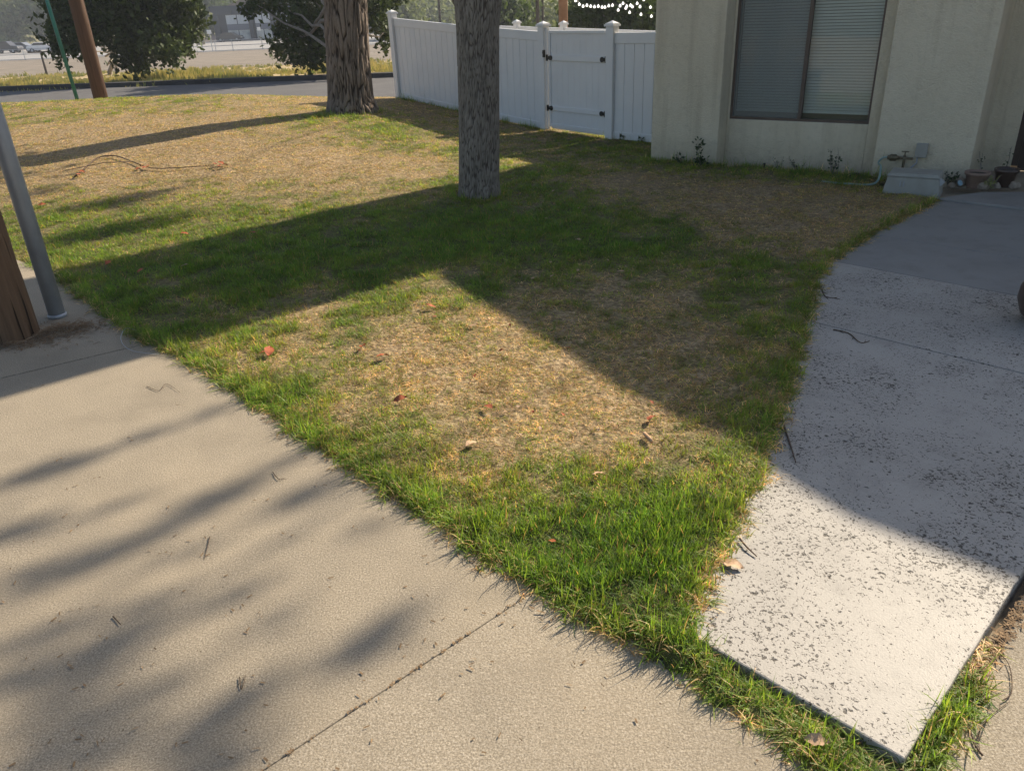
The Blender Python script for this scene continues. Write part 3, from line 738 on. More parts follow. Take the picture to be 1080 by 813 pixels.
# tree across the street, drooping dark crown
LA = [(70, 20, 20), (64, 40, 11), (62, 52, 6), (62, 60, 4), (95, 12, 24), (95, 34, 14), (80, 48, 7), (90, 55, 5), (120, 8, 26), (125, 32, 20), (138, 52, 14), (146, 62, 10), (150, 68, 6), (135, 65, 6), (160, 15, 26), (165, 40, 16), (172, 55, 9), (185, 20, 20), (192, 38, 12), (200, 28, 7), (196, 50, 5), (188, 55, 5), (178, 62, 4), (205, 40, 4), (150, -15, 30), (110, -20, 30), (70, -15, 26), (190, -8, 20), (203, 10, 8), (130, -50, 34), (90, -60, 30), (170, -45, 28)]
bA = gp(118, 77); bg_tree('large dark drooping tree across the street behind the brown wooden pole', bA, lobes_px(LA, 31, 1.6, .36, 3), .17, M['leafdark'], .22, 41, tw=.55)
LB = [(266, 3, 5), (262, 10, 3), (275, 5, 6), (290, 4, 9), (310, 18, 14), (297, 32, 6), (289, 50, 3), (295, 56, 4), (304, 45, 9), (320, 45, 16), (312, 58, 6), (325, 60, 7), (335, 30, 18), (340, 52, 12), (335, 62, 5), (330, 0, 22), (302, -14, 14), (360, 10, 22), (365, 40, 14), (392, 10, 12), (398, 22, 8), (404, 35, 5), (402, 10, 10), (406, 45, 4), (410, 30, 4), (390, -10, 16), (415, -5, 10), (340, -40, 28), (380, -45, 26), (360, -70, 30), (315, -45, 18)]
bB = gp(366, 85); bg_tree('leafy mid-green tree across the street, half hidden by the wide furrowed trunk', bB, lobes_px(LB, 30, 1.5, .36, 4), .16, M['leafdark'], .21, 42, tw=.55)
# small far tree with the sunlit trunk at the left edge
LC = [(22, 8, 12), (35, 4, 12), (8, 6, 10), (14, 16, 5), (30, 16, 6), (40, 14, 8), (45, 20, 5), (20, -10, 14), (0, -8, 12), (40, -10, 12), (50, 6, 10)]
bC = gp(28, 47); bg_tree('far tree with pale leaning trunk beside the parked white car', bC, lobes_px(LC, bC.y, 3, 1.2, 5), .55, M['leafmid'], .7, 43, bark='bark2')

# hazy trees on the hillside and behind the fence
def round_tree(label, px, py_base, px_w, py_top, Y, mat, size, seed, group=None, dens=1.0):
    b_ = at(px, py_base, Y); b_.z = G(b_.x, Y) if Y < 189 else -1.86+hillz(b_.x, Y)
    top = at(px, py_top, Y).z; hw = px_w*Y/820/2; r = random.Random(seed); L = []
    hh_ = max(2.0, top-b_.z)
    for i in range(14):
        a = r.uniform(0, 6.283); q = r.random()**.5*hw*.75; z_ = b_.z+hh_*r.uniform(.22, .86); k_ = 1-.5*max(0, (z_-b_.z)/hh_-.5)
        ra = hw*r.uniform(.3, .5)
        L.append((b_.x+q*math.cos(a)*k_, Y+q*math.sin(a)*k_, z_, ra, int(260*dens)))
    return bg_tree(label, b_, L, max(.12, hw*.07), M[mat], size, seed, group)
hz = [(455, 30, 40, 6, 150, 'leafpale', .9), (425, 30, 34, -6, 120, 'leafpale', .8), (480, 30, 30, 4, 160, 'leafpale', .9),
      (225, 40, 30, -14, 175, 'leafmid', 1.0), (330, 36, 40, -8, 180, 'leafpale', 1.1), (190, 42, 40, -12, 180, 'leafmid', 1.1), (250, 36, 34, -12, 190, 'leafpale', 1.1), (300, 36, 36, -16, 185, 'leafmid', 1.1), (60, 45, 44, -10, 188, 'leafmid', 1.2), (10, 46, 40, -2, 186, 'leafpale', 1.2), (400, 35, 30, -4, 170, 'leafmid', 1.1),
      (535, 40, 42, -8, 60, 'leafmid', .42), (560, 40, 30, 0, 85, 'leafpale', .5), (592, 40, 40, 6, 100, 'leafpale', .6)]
wd = ['pale hazy tree just right of the fence end post', 'hazy grey green tree behind the left fence end post', 'pale hillside tree left of the grey trunk',
      'hazy tree left of the grey two-storey building', 'pale tree behind the right side of the grey building', 'dim hillside tree behind the dark drooping crown', 'hazy tree directly over the roof of the grey building', 'hazy tree behind the right roof corner of the grey building', 'hazy tree behind the green leaning guard', 'pale tree at the far left edge above the parked dark vehicle', 'dim tree between the wide trunk and the fence end post',
      'sunlit olive tree right of the grey trunk above the fence', 'pale tree behind the two dark thin poles', 'pale distant tree behind the orange-brown pole']
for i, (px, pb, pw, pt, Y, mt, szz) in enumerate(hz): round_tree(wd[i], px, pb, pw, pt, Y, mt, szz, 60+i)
LD = [(610, 20, 12), (630, 10, 18), (650, 18, 16), (665, 8, 18), (685, 15, 18), (700, 5, 20), (640, -10, 20), (670, -15, 22), (618, 2, 10), (655, 30, 10), (690, 35, 12), (625, 30, 8), (720, 20, 20)]
bD = Vector((6.0, 34, G(6.0, 34))); bg_tree('broad dark green tree behind the fence under the string of white bulbs', bD, lobes_px(LD, 34, 1.6, 1.2, 6), .2, M['leafmid'], .2, 44)
# trees behind the house: their hanging foliage throws the soft shadows on the drive and the lawn
tanE = math.tan(SUN_EL); sh = Vector((math.sin(SUN_AZ), math.cos(SUN_AZ), 0))
def caster(label, base, streaks, s0, seed, trunk=.22):
    base = Vector(base); t = thing('tree', base, label, 'tree'); L = []; mb = MB()
    topz = 0; cl = []
    for (x1, y1, x2, y2, w, dn) in streaks:
        a = gp(x1, y1); b = gp(x2, y2)
        if (a-b).dot(sh) < 0: a, b = b, a
        Lg = max(.25, (a-b).dot(sh)); m = (a+b)/2; s = s0+rnd.uniform(-1.0, 1.0)
        Q = m+sh*s; zc = s*tanE; hz_ = Lg*tanE/2
        n = int(3.0*dn*w*2*hz_*2/(.05*.05*.4))
        L.append((Q.x-base.x, Q.y-base.y, zc-base.z, (w/2, w/2, hz_), n)); cl.append((Q.x-base.x, Q.y-base.y, zc+hz_))
        topz = max(topz, zc+hz_)
    for l in L: L_ = l
    leaf_cloud('crown', L, .05, M['leafmid'], t, seed, tw=.28)
    cxm = sum(q[0] for q in cl)/len(cl)
    pts, rad = limb((0, 0, -.2), (0, 0, topz*.72), trunk, trunk*.6, 0, seed=seed); mb.tube(pts, rad, 12)
    cl = [Vector(q) for q in cl]; done = [max(cl, key=lambda q: q.z)]; root = Vector((0, 0, topz*.62))
    p2, r2 = limb(root, done[0], .018, .008, -.3, seed=seed); mb.tube(p2, r2, 7)
    left = [q for q in cl if q is not done[0]]
    while left:
        a_, b_ = min(((p_, q_) for p_ in done for q_ in left), key=lambda w: (w[0]-w[1]).length)
        p2, r2 = limb(a_, b_, .008, .004, -.06, seed=seed+len(left)); mb.tube(p2, r2, 6); done.append(b_); left.remove(b_)
    mb.build('trunk', M['bark2'], t, True)
streaks = [(445, 630, 330, 728, .10, 1.2), (270, 500, 178, 560, .13, 1.0), (376, 494, 290, 545, .11, 1.0), (193, 547, 0, 640, .11, 1.0), (167, 650, 0, 750, .12, 1.1), (269, 612, 215, 652, .10, .8), (142, 730, 20, 806, .14, .9), (294, 708, 160, 813, .10, 1.2), (260, 780, 190, 840, .14, 1.1), (100, 478, -10, 515, .11, 1.1), (55, 545, -20, 575, .12, 1.0), (350, 470, 270, 500, .10, .5), (190, 610, 60, 690, .05, .7), (60, 800, -20, 860, .12, .9), (60, 690, -30, 740, .07, .9), (230, 430, 130, 470, .12, .4),
 (90, 575, 10, 620, .06, .9), (230, 560, 150, 610, .07, .6), (150, 520, 60, 560, .06, .7), (60, 660, -10, 700, .06, 1.0), (120, 700, 60, 740, .07, .8), (210, 700, 150, 745, .07, .6), (300, 640, 250, 680, .06, .5), (130, 780, 90, 810, .08, 1.0), (60, 745, 10, 780, .08, .9), (320, 560, 270, 590, .05, .5), (410, 545, 360, 575, .05, .5), (160, 460, 90, 485, .06, .6), (240, 800, 215, 825, .08, 1.0), (100, 640, 40, 672, .05, .9)]
caster('tall tree behind the house whose hanging sprays shade the driveway', (9.5, 12.4, 0), streaks, 11.5, 81)
caster('second tall tree behind the house that shades the left of the lawn', (5.2, 19.6, 0), [(185, 210, 40, 222, .45, .8), (205, 232, 40, 258, .55, .8), (120, 245, 40, 262, .5, .5), (35, 200, 10, 215, .4, .6)], 13.5, 82)

# ------------------------------------------------------------------ house
hs = thing('house', HA, 'cream stucco house with a recessed sliding window on its front wall', 'house', rz=math.atan2(HT.y, HT.x))
# local axes: x along the front wall, y into the house, z up
def hb(mb, x0, x1, y0, y1, z0, z1): mb.box(((x0+x1)/2, (y0+y1)/2, (z0+z1)/2), (x1-x0, y1-y0, z1-z0))
w = MB(); ZT = 3.2; RC = .25
uL, uR, wz0, wz1 = .833, 2.535, .50, 2.02
def wallpix(px, py, off):
    r = ray(px, py); O = HA+HN*off; a = np.array([[r[0], -HT.x], [r[1], -HT.y]]); s_, u_ = np.linalg.solve(a, [O.x, O.y]); return u_, H+r[2]*s_
wl0 = wallpix(769, 126, -RC); wr0 = wallpix(916, 131, -RC); wm0 = wallpix(841, 128, -RC); wz0 = (wl0[1]+wr0[1])/2
wx0, wx1, wmx = wl0[0], wr0[0], wm0[0]
hb(w, 0, uL, 0, .6, -.1, ZT)
hb(w, uL, wx0, RC, .6, -.1, ZT); hb(w, wx1, uR, RC, .6, -.1, ZT); hb(w, wx0, wx1, RC, .6, -.1, wz0); hb(w, wx0, wx1, RC, .6, wz1, ZT)
hb(w, uR, 3.43, 0, .6, -.1, ZT)
hb(w, 3.28, 3.43, .6, 1.05, -.1, ZT)
hb(w, 0, .15, .6, 6, -.1, ZT); hb(w, 0, 8, 6, 6.15, -.1, ZT); hb(w, 8, 8.15, 1.05, 6, -.1, ZT)
dx0 = wallpix(1068, 195, -1.05)[0]
hb(w, 3.28, dx0-.06, 1.05, 1.2, -.1, ZT); hb(w, dx0+.96, 8, 1.05, 1.2, -.1, ZT); hb(w, dx0-.06, dx0+.96, 1.05, 1.2, 2.15, ZT)
w.build('wall', M['stucco'], hs, bevel=.008)
# tall unseen block added at the left corner to cast the shadow band
w = MB(); hb(w, 0, 1.74, .0, 2.6, ZT, 8.6); w.build('shadow_block', M['stucco'], hs)
# roof: its edge rises to the right as the edge of its shadow does
rf = MB(); y0 = -.15
xa, za, xb, zb, xc, zc_ = 1.74, 3.26, 5.4, 4.38, 8.6, 4.75
rf.v = [(xa, y0, za), (xb, y0, zb), (xc, y0, zc_), (xc, 6.5, zc_+.5), (xb, 6.5, zb+.5), (xa, 6.5, za+.5),
        (xa, y0, za-.2), (xb, y0, zb-.2), (xc, y0, zc_-.2), (xc, 6.5, zc_+.3), (xb, 6.5, zb+.3), (xa, 6.5, za+.3)]
rf.f = [(0, 1, 4, 5), (1, 2, 3, 4), (6, 11, 10, 7), (7, 10, 9, 8), (0, 6, 7, 1), (1, 7, 8, 2), (2, 8, 9, 3), (3, 9, 10, 4), (4, 10, 11, 5), (5, 11, 6, 0)]
M['roof'] = mottled('brown_shingle', (.10, .075, .06), (.17, .13, .10), 6, .9, .5, 25, .02)
rf.build('roof', M['roof'], hs)
gb = MB()  # gable wall between wall top and roof
gb.v = [(1.74, 0, ZT-.02), (8, 0, ZT-.02), (8, 0, zc_-.22), (5.4, 0, zb-.21), (1.74, 0, za-.19), (1.74, .2, ZT-.02), (8, .2, ZT-.02), (8, .2, zc_-.22), (5.4, .2, zb-.21), (1.74, .2, za-.19)]
gb.f = [(0, 1, 2, 3, 4), (9, 8, 7, 6, 5), (0, 5, 6, 1), (1, 6, 7, 2), (2, 7, 8, 3), (3, 8, 9, 4), (4, 9, 5, 0)]
gb.build('gable_wall', M['stucco'], hs)
# window
M['bronze'] = mottled('bronze_aluminium', (.085, .058, .042), (.11, .078, .06), 8, .5, 0, spec=.4)
fr = MB(); ft = .028; yy0, yy1 = RC+.01, RC+.07
hb(fr, wx0, wx0+ft, yy0, yy1, wz0, wz1); hb(fr, wx1-ft*.7, wx1, yy0, yy1, wz0, wz1)
hb(fr, wx0+ft, wx1-ft*.7, yy0, yy1, wz0, wz0+.03); hb(fr, wx0+ft, wx1-ft*.7, yy0, yy1, wz1-.03, wz1)
win = fr.build('window', M['bronze'], hs)
ml = MB(); hb(ml, wmx-.006, wmx+.03, yy0-.006, yy1-.01, wz0+.03, wz1-.03); ml.build('mullion', M['bronze'], win)
def m_glass(name, tint, refl):
    t = NT(name); tr = t.add('ShaderNodeBsdfTransparent'); tr.inputs[0].default_value = (*tint, 1)
    gl = t.add('ShaderNodeBsdfGlossy'); gl.inputs['Roughness'].default_value = .03
    ms = t.add('ShaderNodeMixShader'); fr_ = t.add('ShaderNodeFresnel'); fr_.inputs[0].default_value = 1.5
    t.ln(t.math('ADD', fr_.outputs[0], refl), ms.inputs[0]); t.ln(tr.outputs[0], ms.inputs[1]); t.ln(gl.outputs[0], ms.inputs[2]); t.ln(ms.outputs[0], t.out.inputs[0]); return t.m
M['glass'] = m_glass('window_glass', (.92, .94, .93), .0)
def m_screen():
    t = NT('screen_mesh'); tr = t.add('ShaderNodeBsdfTransparent'); df = t.add('ShaderNodeBsdfDiffuse'); df.inputs[0].default_value = (.27, .28, .26, 1)
    ms = t.add('ShaderNodeMixShader'); ms.inputs[0].default_value = .5; t.ln(tr.outputs[0], ms.inputs[1]); t.ln(df.outputs[0], ms.inputs[2]); t.ln(ms.outputs[0], t.out.inputs[0]); return t.m
M['screen'] = m_screen()
pg = MB(); hb(pg, wx0+ft, wmx, RC+.045, RC+.05, wz0+.03, wz1-.03); pg.build('pane', M['glass'], win)
pg = MB(); hb(pg, wmx+.03, wx1-ft*.7, RC+.035, RC+.04, wz0+.03, wz1-.03); pg.build('pane', M['glass'], win)
sc_ = MB(); sc_.quad((wx0+ft, RC+.025, wz0+.03), (wmx-.006, RC+.025, wz0+.03), (wmx-.006, RC+.025, wz1-.03), (wx0+ft, RC+.025, wz1-.03)); sc_.build('insect_screen', M['screen'], win)
M['blind'] = mottled('white_slats', (.86, .84, .78), (.9, .88, .83), 2, .6, 0)
bl = MB(); z = wz0+.10
Mx = Matrix.Rotation(R(48), 3, 'X')
while z < wz1-.02:
    bl.box(((wx0+wx1)/2, RC+.12, z), (wx1-wx0-.07, .032, .0016), Mx); z += .030
bl.box(((wx0+wx1)/2, RC+.12, wz0+.085), (wx1-wx0-.07, .022, .012))
for fx in (.12, .38, .62, .88): bl.tube([(wx0+(wx1-wx0)*fx, RC+.104, wz0+.09), (wx0+(wx1-wx0)*fx, RC+.104, wz1-.02)], .0012, 5)
bl.build('blind', M['blind'], win)
M['room'] = mottled('dark_room', (.30, .24, .19), (.34, .28, .22), 3, .9, 0)
rm = MB(); hb(rm, wx0+.002, wx1-.002, .44, .47, wz0+.002, wz1-.002); rm.build('room_backing', M['room'], win)  # panel added behind the blind, its brown stands in for the dim room
# door at the right end, inside the porch
M['door'] = mottled('dark_brown_door', (.045, .03, .022), (.07, .048, .035), 4, .5, .1, stretch=(1, 1, .2))
dr = MB(); hb(dr, dx0, dx0+.9, 1.10, 1.145, -.05, 2.1); door = dr.build('door', M['door'], hs, bevel=.004)
for zz in (.35, 1.2):
    q = MB(); hb(q, dx0+.12, dx0+.78, 1.088, 1.10, zz, zz+.6); q.build('door_panel', M['door'], door, bevel=.01)
q = MB().lathe([(.0, -.06), (.025, -.05), (.03, -.03), (.012, -.015), (.012, 0)], (0, 0, 0)); kn = q.build('handle', M['bronze'], door, True); kn.location = (dx0+.82, 1.10, 1.0); kn.rotation_euler = (R(-90), 0, 0)
fr = MB(); hb(fr, dx0-.06, dx0, 1.08, 1.16, .0, 2.15); hb(fr, dx0+.9, dx0+.96, 1.08, 1.16, 0, 2.15); hb(fr, dx0, dx0+.9, 1.08, 1.16, 2.1, 2.15); fr.build('door_frame', M['door'], hs)

# ------------------------------------------------------------------ fence and gate
def fence_post(parent, x, zb, zt, wd_=.125, y=0):
    p = MB(); p.box((x, y, (zb+zt)/2), (wd_, wd_, zt-zb)); po = p.build('post', M['vinyl'], parent, bevel=.006)
    c = MB(); hw = wd_/2
    c.box((x, y, zt+.012), (wd_+.035, wd_+.035, .024)); c.box((x, y, zt+.031), (wd_+.01, wd_+.01, .014))
    n = len(c.v); c.v += [(x-hw, y-hw, zt+.038), (x+hw, y-hw, zt+.038), (x+hw, y+hw, zt+.038), (x-hw, y+hw, zt+.038), (x, y, zt+.07)]
    c.f += [(n, n+1, n+4), (n+1, n+2, n+4), (n+2, n+3, n+4), (n+3, n, n+4)]
    c.build('post_cap', M['vinyl'], po); return po
def fence_panel(parent, x0, x1, b0, b1, h, rail=.13):
    """b0,b1: ground height at both ends; top and bottom follow it"""
    L = x1-x0
    def zb(x): return b0+(b1-b0)*(x-x0)/L
    def bar(name, z0, z1, th):
        m = MB(); m.v = [(x0, -th/2, zb(x0)+z0), (x1, -th/2, zb(x1)+z0), (x1, -th/2, zb(x1)+z1), (x0, -th/2, zb(x0)+z1), (x0, th/2, zb(x0)+z0), (x1, th/2, zb(x1)+z0), (x1, th/2, zb(x1)+z1), (x0, th/2, zb(x0)+z1)]
        m.f = [(0, 1, 2, 3), (7, 6, 5, 4), (0, 4, 5, 1), (1, 5, 6, 2), (2, 6, 7, 3), (3, 7, 4, 0)]; return m.build(name, M['vinyl'], parent, bevel=.004)
    bar('top_rail', h-rail, h, .05); bar('bottom_rail', .02, .02+rail*.75, .05)
    m = MB(); n = max(2, int(round(L/.165))); z0, z1 = .02+rail*.7, h-rail+.005
    for i in range(n):
        a = x0+L*i/n; b = x0+L*(i+1)/n; g = .005; q = [(a, 0), (a+g, -.011), (b-g, -.011), (b, 0)]
        n0 = len(m.v)
        for xx, yy in q: m.v += [(xx, yy, zb(xx)+z0), (xx, yy, zb(xx)+z1)]
        for xx, yy in ((b, .011), (a, .011)): m.v += [(xx, yy, zb(xx)+z0), (xx, yy, zb(xx)+z1)]
        for j in range(5): m.f.append((n0+2*j, n0+2*j+2, n0+2*j+3, n0+2*j+1))
    m.build('panel', M['vinyl'], parent)
fa = Vector((-1.897, 15.797, 0)); fb = Vector((.691, 12.621, 0)); fd = (fb-fa); FL = fd.length; ang = math.atan2(fd.y, fd.x)
fn = thing('fence', (fa.x, fa.y, 0), 'long white vinyl privacy fence running from the street back to the gate', 'fence', rz=ang)
def gz(x): q = fa+fd*(x/FL); return G(q.x, q.y)
xm = FL*.66
fence_post(fn, 0, gz(0)-.2, gz(0)+1.47); fence_post(fn, xm, gz(xm)-.2, gz(xm)+1.45); fence_post(fn, FL, -.2, 1.47)
fence_panel(fn, .0625, xm-.0625, gz(0), gz(xm), 1.40); fence_panel(fn, xm+.0625, FL-.0625, gz(xm), 0, 1.40)
ga = Vector((.691, 12.621, 0)); gb_ = Vector((1.549, 11.405, 0)); gd = gb_-ga; GL = gd.length; ag = math.atan2(gd.y, gd.x)
f2 = thing('fence', (gb_.x, gb_.y, 0), 'short white vinyl fence section between the gate and the house corner', 'fence', rz=math.atan2(-.52, .51))
fence_post(f2, 0, -.2, 1.46); fence_panel(f2, .0625, 1.5, 0, 0, 1.38); fence_post(f2, 1.56, -.2, 1.46)
gt = thing('gate', (ga.x, ga.y, 0), 'white vinyl yard gate with black hinges and latch', 'gate', rz=ag)
x0, x1 = .14, GL-.085
g = MB(); g.box(((x0+.022), 0, .74), (.044, .05, 1.34)); g.box((x1-.016, 0, .74), (.032, .05, 1.34)); g.box(((x0+x1)/2, 0, 1.39), (x1-x0-.09, .05, .04)); g.box(((x0+x1)/2, 0, .095), (x1-x0-.09, .046, .05))
g.build('gate_frame', M['vinyl'], gt, bevel=.003)
for zc in (1.045, .34): 
    g = MB(); g.box(((x0+x1)/2, -.012, zc), (x1-x0-.09, .036, .075 if zc > 1 else .06)); g.build('cross_rail', M['vinyl'], gt, bevel=.004)
g = MB(); n = 9; a0, a1 = x0+.044, x1-.032
for i in range(n): g.box((a0+(a1-a0)*(i+.5)/n, 0, .71), ((a1-a0)/n-.003, .018, 1.33))
g.box(((a0+a1)/2, .004, .74), (a1-a0, .012, 1.26)); g.build('panel', M['vinyl'], gt)
g = MB(); g.box((.087, 0, .73), (.03, .04, 1.42)); g.build('gate_stop', M['vinyl'], gt)
def hinge(x, z, s):
    m = MB(); m.box((x, -.036, z), (.03, .018, .085)); m.box((x+s*.045, -.036, z), (.07, .014, .045))
    m.lathe([(0, -.008), (.034, -.008), (.034, .008), (0, .008)], (0, 0, 0), 16)
    for i in range(len(m.v)-64, len(m.v)): v = m.v[i]; m.v[i] = (x+s*.085+v[0], -.036+v[2], z+v[1])
    return m
hinge(GL-.075, 1.045, -1).build('hinge', M['black'], gt); hinge(GL-.075, .34, -1).build('hinge', M['black'], gt)
hinge(.12, .34, 1).build('hinge', M['black'], gt)
m = hinge(.12, 1.045, 1); m.box((.06, -.045, 1.10), (.03, .03, .10)); m.box((.02, -.05, 1.115), (.07, .02, .025)); m.build('latch', M['black'], gt)
# rear fence seen over the gate
ra_, rb_ = at(545, 24, 16.5), at(700, 31, 13.6); rd = rb_-ra_; RL = Vector((rd.x, rd.y, 0)).length
f3 = thing('fence', (ra_.x, ra_.y, 0), 'second white vinyl fence seen over the gate top, farther back', 'fence', rz=math.atan2(rd.y, rd.x))
zt0, zt1 = at(545, 28, 16.5).z, at(700, 33, 13.6).z
for i, fx in enumerate((-.45, 0, .36, 1.0)):
    zt = zt0+(zt1-zt0)*fx; fence_post(f3, RL*fx, -.2, zt+.05, .1)
for a, b in ((-.45, 0), (0, .36), (.36, 1.0)):
    za_, zb_ = zt0+(zt1-zt0)*a, zt0+(zt1-zt0)*b; m = MB()
    fence_panel(f3, RL*a+.05, RL*b-.05, za_-1.3, zb_-1.3, 1.3)

# ------------------------------------------------------------------ poles
pb = gp(47, 347); pr = .165; hor = Vector((rt_c[0], rt_c[1]*0, 0)); px_ = pb.x-pr-.005; py_ = pb.y-.10
pl = thing('utility_pole', (px_, py_, 0), 'thick weathered wooden utility pole in the sidewalk at the left edge', 'utility pole')
bark_trunk('pole_shaft', [(0, 0, -.2), (0, 0, .0), (0, 0, 4), (0, 0, 9)], [.172, .168, .155, .13], M['pole'], pl, seg=96, rows=260, amp=.007, freq=60, stretch=.03, seed=5)
m = MB(); m.box((0, -.16, 8.1), (2.4, .09, .11)); m.build('cross_arm', M['pole'], pl)
cb = gp(61, 334); cd = thing('conduit', (cb.x, cb.y, 0), 'grey galvanised steel conduit standing beside the wooden utility pole', 'conduit')
m = MB().tube([(0, 0, -.05), (0, 0, 1.2), (-.01, 0, 3.0)], .052, 28); m.build('pipe', M['galv'], cd, True)
m = MB().lathe([(.053, 0), (.059, .0), (.059, .02), (.053, .025)], (0, 0, .0)); m.build('collar', M['galv'], cd, True)
for zz in (2.4,):
    m = MB(); m.box((-.03, -.0, zz), (.19, .115, .03)); m.build('strap', M['galv'], cd, bevel=.004)
# street-side pole and the guy guard
sp = at(107, 106, 18.3); p = thing('utility_pole', (sp.x, sp.y, G(sp.x, sp.y)), 'red-brown wooden utility pole behind the lawn crest beside the street', 'utility pole')
m = MB().tube([(0, 0, -.3), (0, 0, 3), (0.02, 0, 9)], [.152, .145, .12], 20); m.build('pole_shaft', M['polered'], p, True)
m = MB(); m.box((0, -.15, 8.2), (2.4, .09, .11)); m.build('cross_arm', M['polered'], p)
M['greenpl'] = mottled('green_plastic', (.012, .12, .085), (.018, .16, .11), 4, .45, 0, spec=.5)
a = at(83, 108, 17.9); b = at(50, 0, 17.9); dirv = (b-a); a2 = Vector((a.x, a.y, a.z-.5))
gg = thing('guy_wire', (a.x, a.y, a.z-.35), 'green leaning guy wire guard left of the red-brown pole', 'guy wire')
dn_ = dirv.normalized(); m = MB().tube([Vector((0, 0, .0))-dn_*.05, dn_*3.4], .038, 12); m.build('guard', M['greenpl'], gg, True)
m = MB().tube([dn_*3.4, dn_*6.5], .008, 6); m.build('wire', M['galv'], gg)
# thin far poles
M['darkpole'] = mottled('dark_pole', (.04, .035, .03), (.06, .05, .045), 3, .8, 0)
def far_pole(label, px, py, Y, r, mat, cat='utility pole', name='utility_pole', hgt=9, base_z=None, lean=0):
    q = at(px, py, Y); bz = G(q.x, Y) if Y < 189 else -1.86; t = thing(name, (q.x, Y, bz), label, cat)
    m = MB().tube([(0, 0, -.2), (lean, 0, hgt)], [r, r*.8], 12); m.build('pole_shaft', mat, t, True)
    m = MB(); m.box((lean*.9, 0, hgt*.93), (2, .1, .1)); m.build('cross_arm', mat, t); return t
M['orangepole'] = mottled('orange_brown_pole', (.36, .19, .10), (.46, .26, .15), 3, .8, 0)
far_pole('orange-brown wooden pole rising behind the gate', 594, 20, 24, .135, M['orangepole'], hgt=8)
far_pole('thin dark pole over the gate post, left one of the close pair', 567, 20, 55, .13, M['darkpole'])
far_pole('thin dark pole over the gate post, right one of the close pair', 572.5, 20, 62, .09, M['darkpole'])
far_pole('thin dark pole on the green field left of the grey trunk', 464, 20, 90, .13, M['darkpole'], hgt=12)
far_pole('thick grey utility pole left of the grey two-storey building', 211, 38, 135, .55, M['gravel'], hgt=14)
# string lights
M['bulb'] = NT('frosted_bulb').fin((.95, .95, .92), .25, .6)
M['bulb'].node_tree.nodes['Principled BSDF'].inputs['Emission Color'].default_value = (1, .97, .9, 1)
M['bulb'].node_tree.nodes['Principled BSDF'].inputs['Emission Strength'].default_value = .6
sl0 = thing('string_lights', at(594, -2, 18), 'strings of white bulbs hanging before the dark green tree', 'string lights')
base = sl0.location.copy()
Ln = [[(604, -3), (607, 1), (611, 5), (615, 7), (619, 6), (623, 7), (627, 7.5), (631, 7), (635, 8), (638, 8), (642, 6.5), (646, 6), (654, 6.5), (657, 4), (661, 7), (665, 6), (667, 7.5), (672, 4), (675, 7.5), (679, 0), (686, 8)], [(652, 11), (660, 9), (664, 13.5), (676, 15.5), (687, 17.5), (695, 15)]]
for row in Ln:
    pts = [at(x, y-1.2, 18)-base for x, y in row]; MB().tube(pts, .006, 5).build('cable', M['black'], sl0)
    for x, y in row:
        q = at(x, y, 18)-base
        m = MB().lathe([(0, -.028), (.02, -.024), (.028, -.005), (.022, .014), (.01, .024), (.009, .036)], tuple(q), 10); m.build('bulb', M['bulb'], sl0, True)

# ------------------------------------------------------------------ far side of the street
M['bluegrey'] = mottled('blue_grey_paint', (.026, .037, .052), (.034, .047, .065), .4, .7, 0)
M['spandrel'] = mottled('grey_panel', (.13, .145, .18), (.155, .17, .21), .4, .7, 0)
M['blindwin'] = mottled('bright_window', (.42, .46, .50), (.55, .58, .60), 1.2, .3, 0, spec=.6)
M['shopwin'] = mottled('shop_window', (.20, .24, .26), (.60, .62, .58), .9, .3, 0, spec=.6)
B0 = gp(229, 42); Yb = 150.0
p0, p1 = at(228, 42, Yb), at(316, 41, Yb); bw = p1.x-p0.x; bz = G(p0.x, Yb); top = at(228, 9, Yb).z
bd = thing('building', (p0.x, Yb, bz), 'grey-blue two-storey building with three bays of windows across the far road', 'building')
bh = top-bz
m = MB(); m.box((bw/2, 4.1, bh/2), (bw, 8, bh)); m.build('wall', M['bluegrey'], bd)
m = MB(); m.box((bw/2, 4, bh+.15), (bw+.5, 8.4, .3)); m.build('roof', M['bluegrey'], bd)
for i, (fx0, fx1) in enumerate(((.16, .42), (.5, .68), (.76, .97))):
    for (z0, z1, mt, nm) in ((.50, .78, 'blindwin', 'window'), (.03, .32, 'shopwin', 'window')):
        m = MB(); m.box(((fx0+fx1)/2*bw, .06, (z0+z1)/2*bh), ((fx1-fx0)*bw, .1, (z1-z0)*bh)); wn = m.build(nm, M[mt], bd)
        MB().box(((fx0+(fx1-fx0)*.5)*bw, 0, (z0+z1)/2*bh), (.12, .12, (z1-z0)*bh)).build('window_bar', M['bluegrey'], wn)
    m = MB(); m.box(((fx0+fx1)/2*bw, .05, .41*bh), ((fx1-fx0)*bw, .1, .16*bh)); m.build('spandrel', M['spandrel'], bd)
for fx in (.06, .46, .72, .99):
    m = MB(); m.box((fx*bw, -.25, bh*.45), (.5, .5, bh*.9)); m.build('pier', M['bluegrey'], bd)
m = MB(); m.box((bw/2, -.2, bh*.91), (bw, .45, bh*.18)); m.build('fascia', M['bluegrey'], bd)
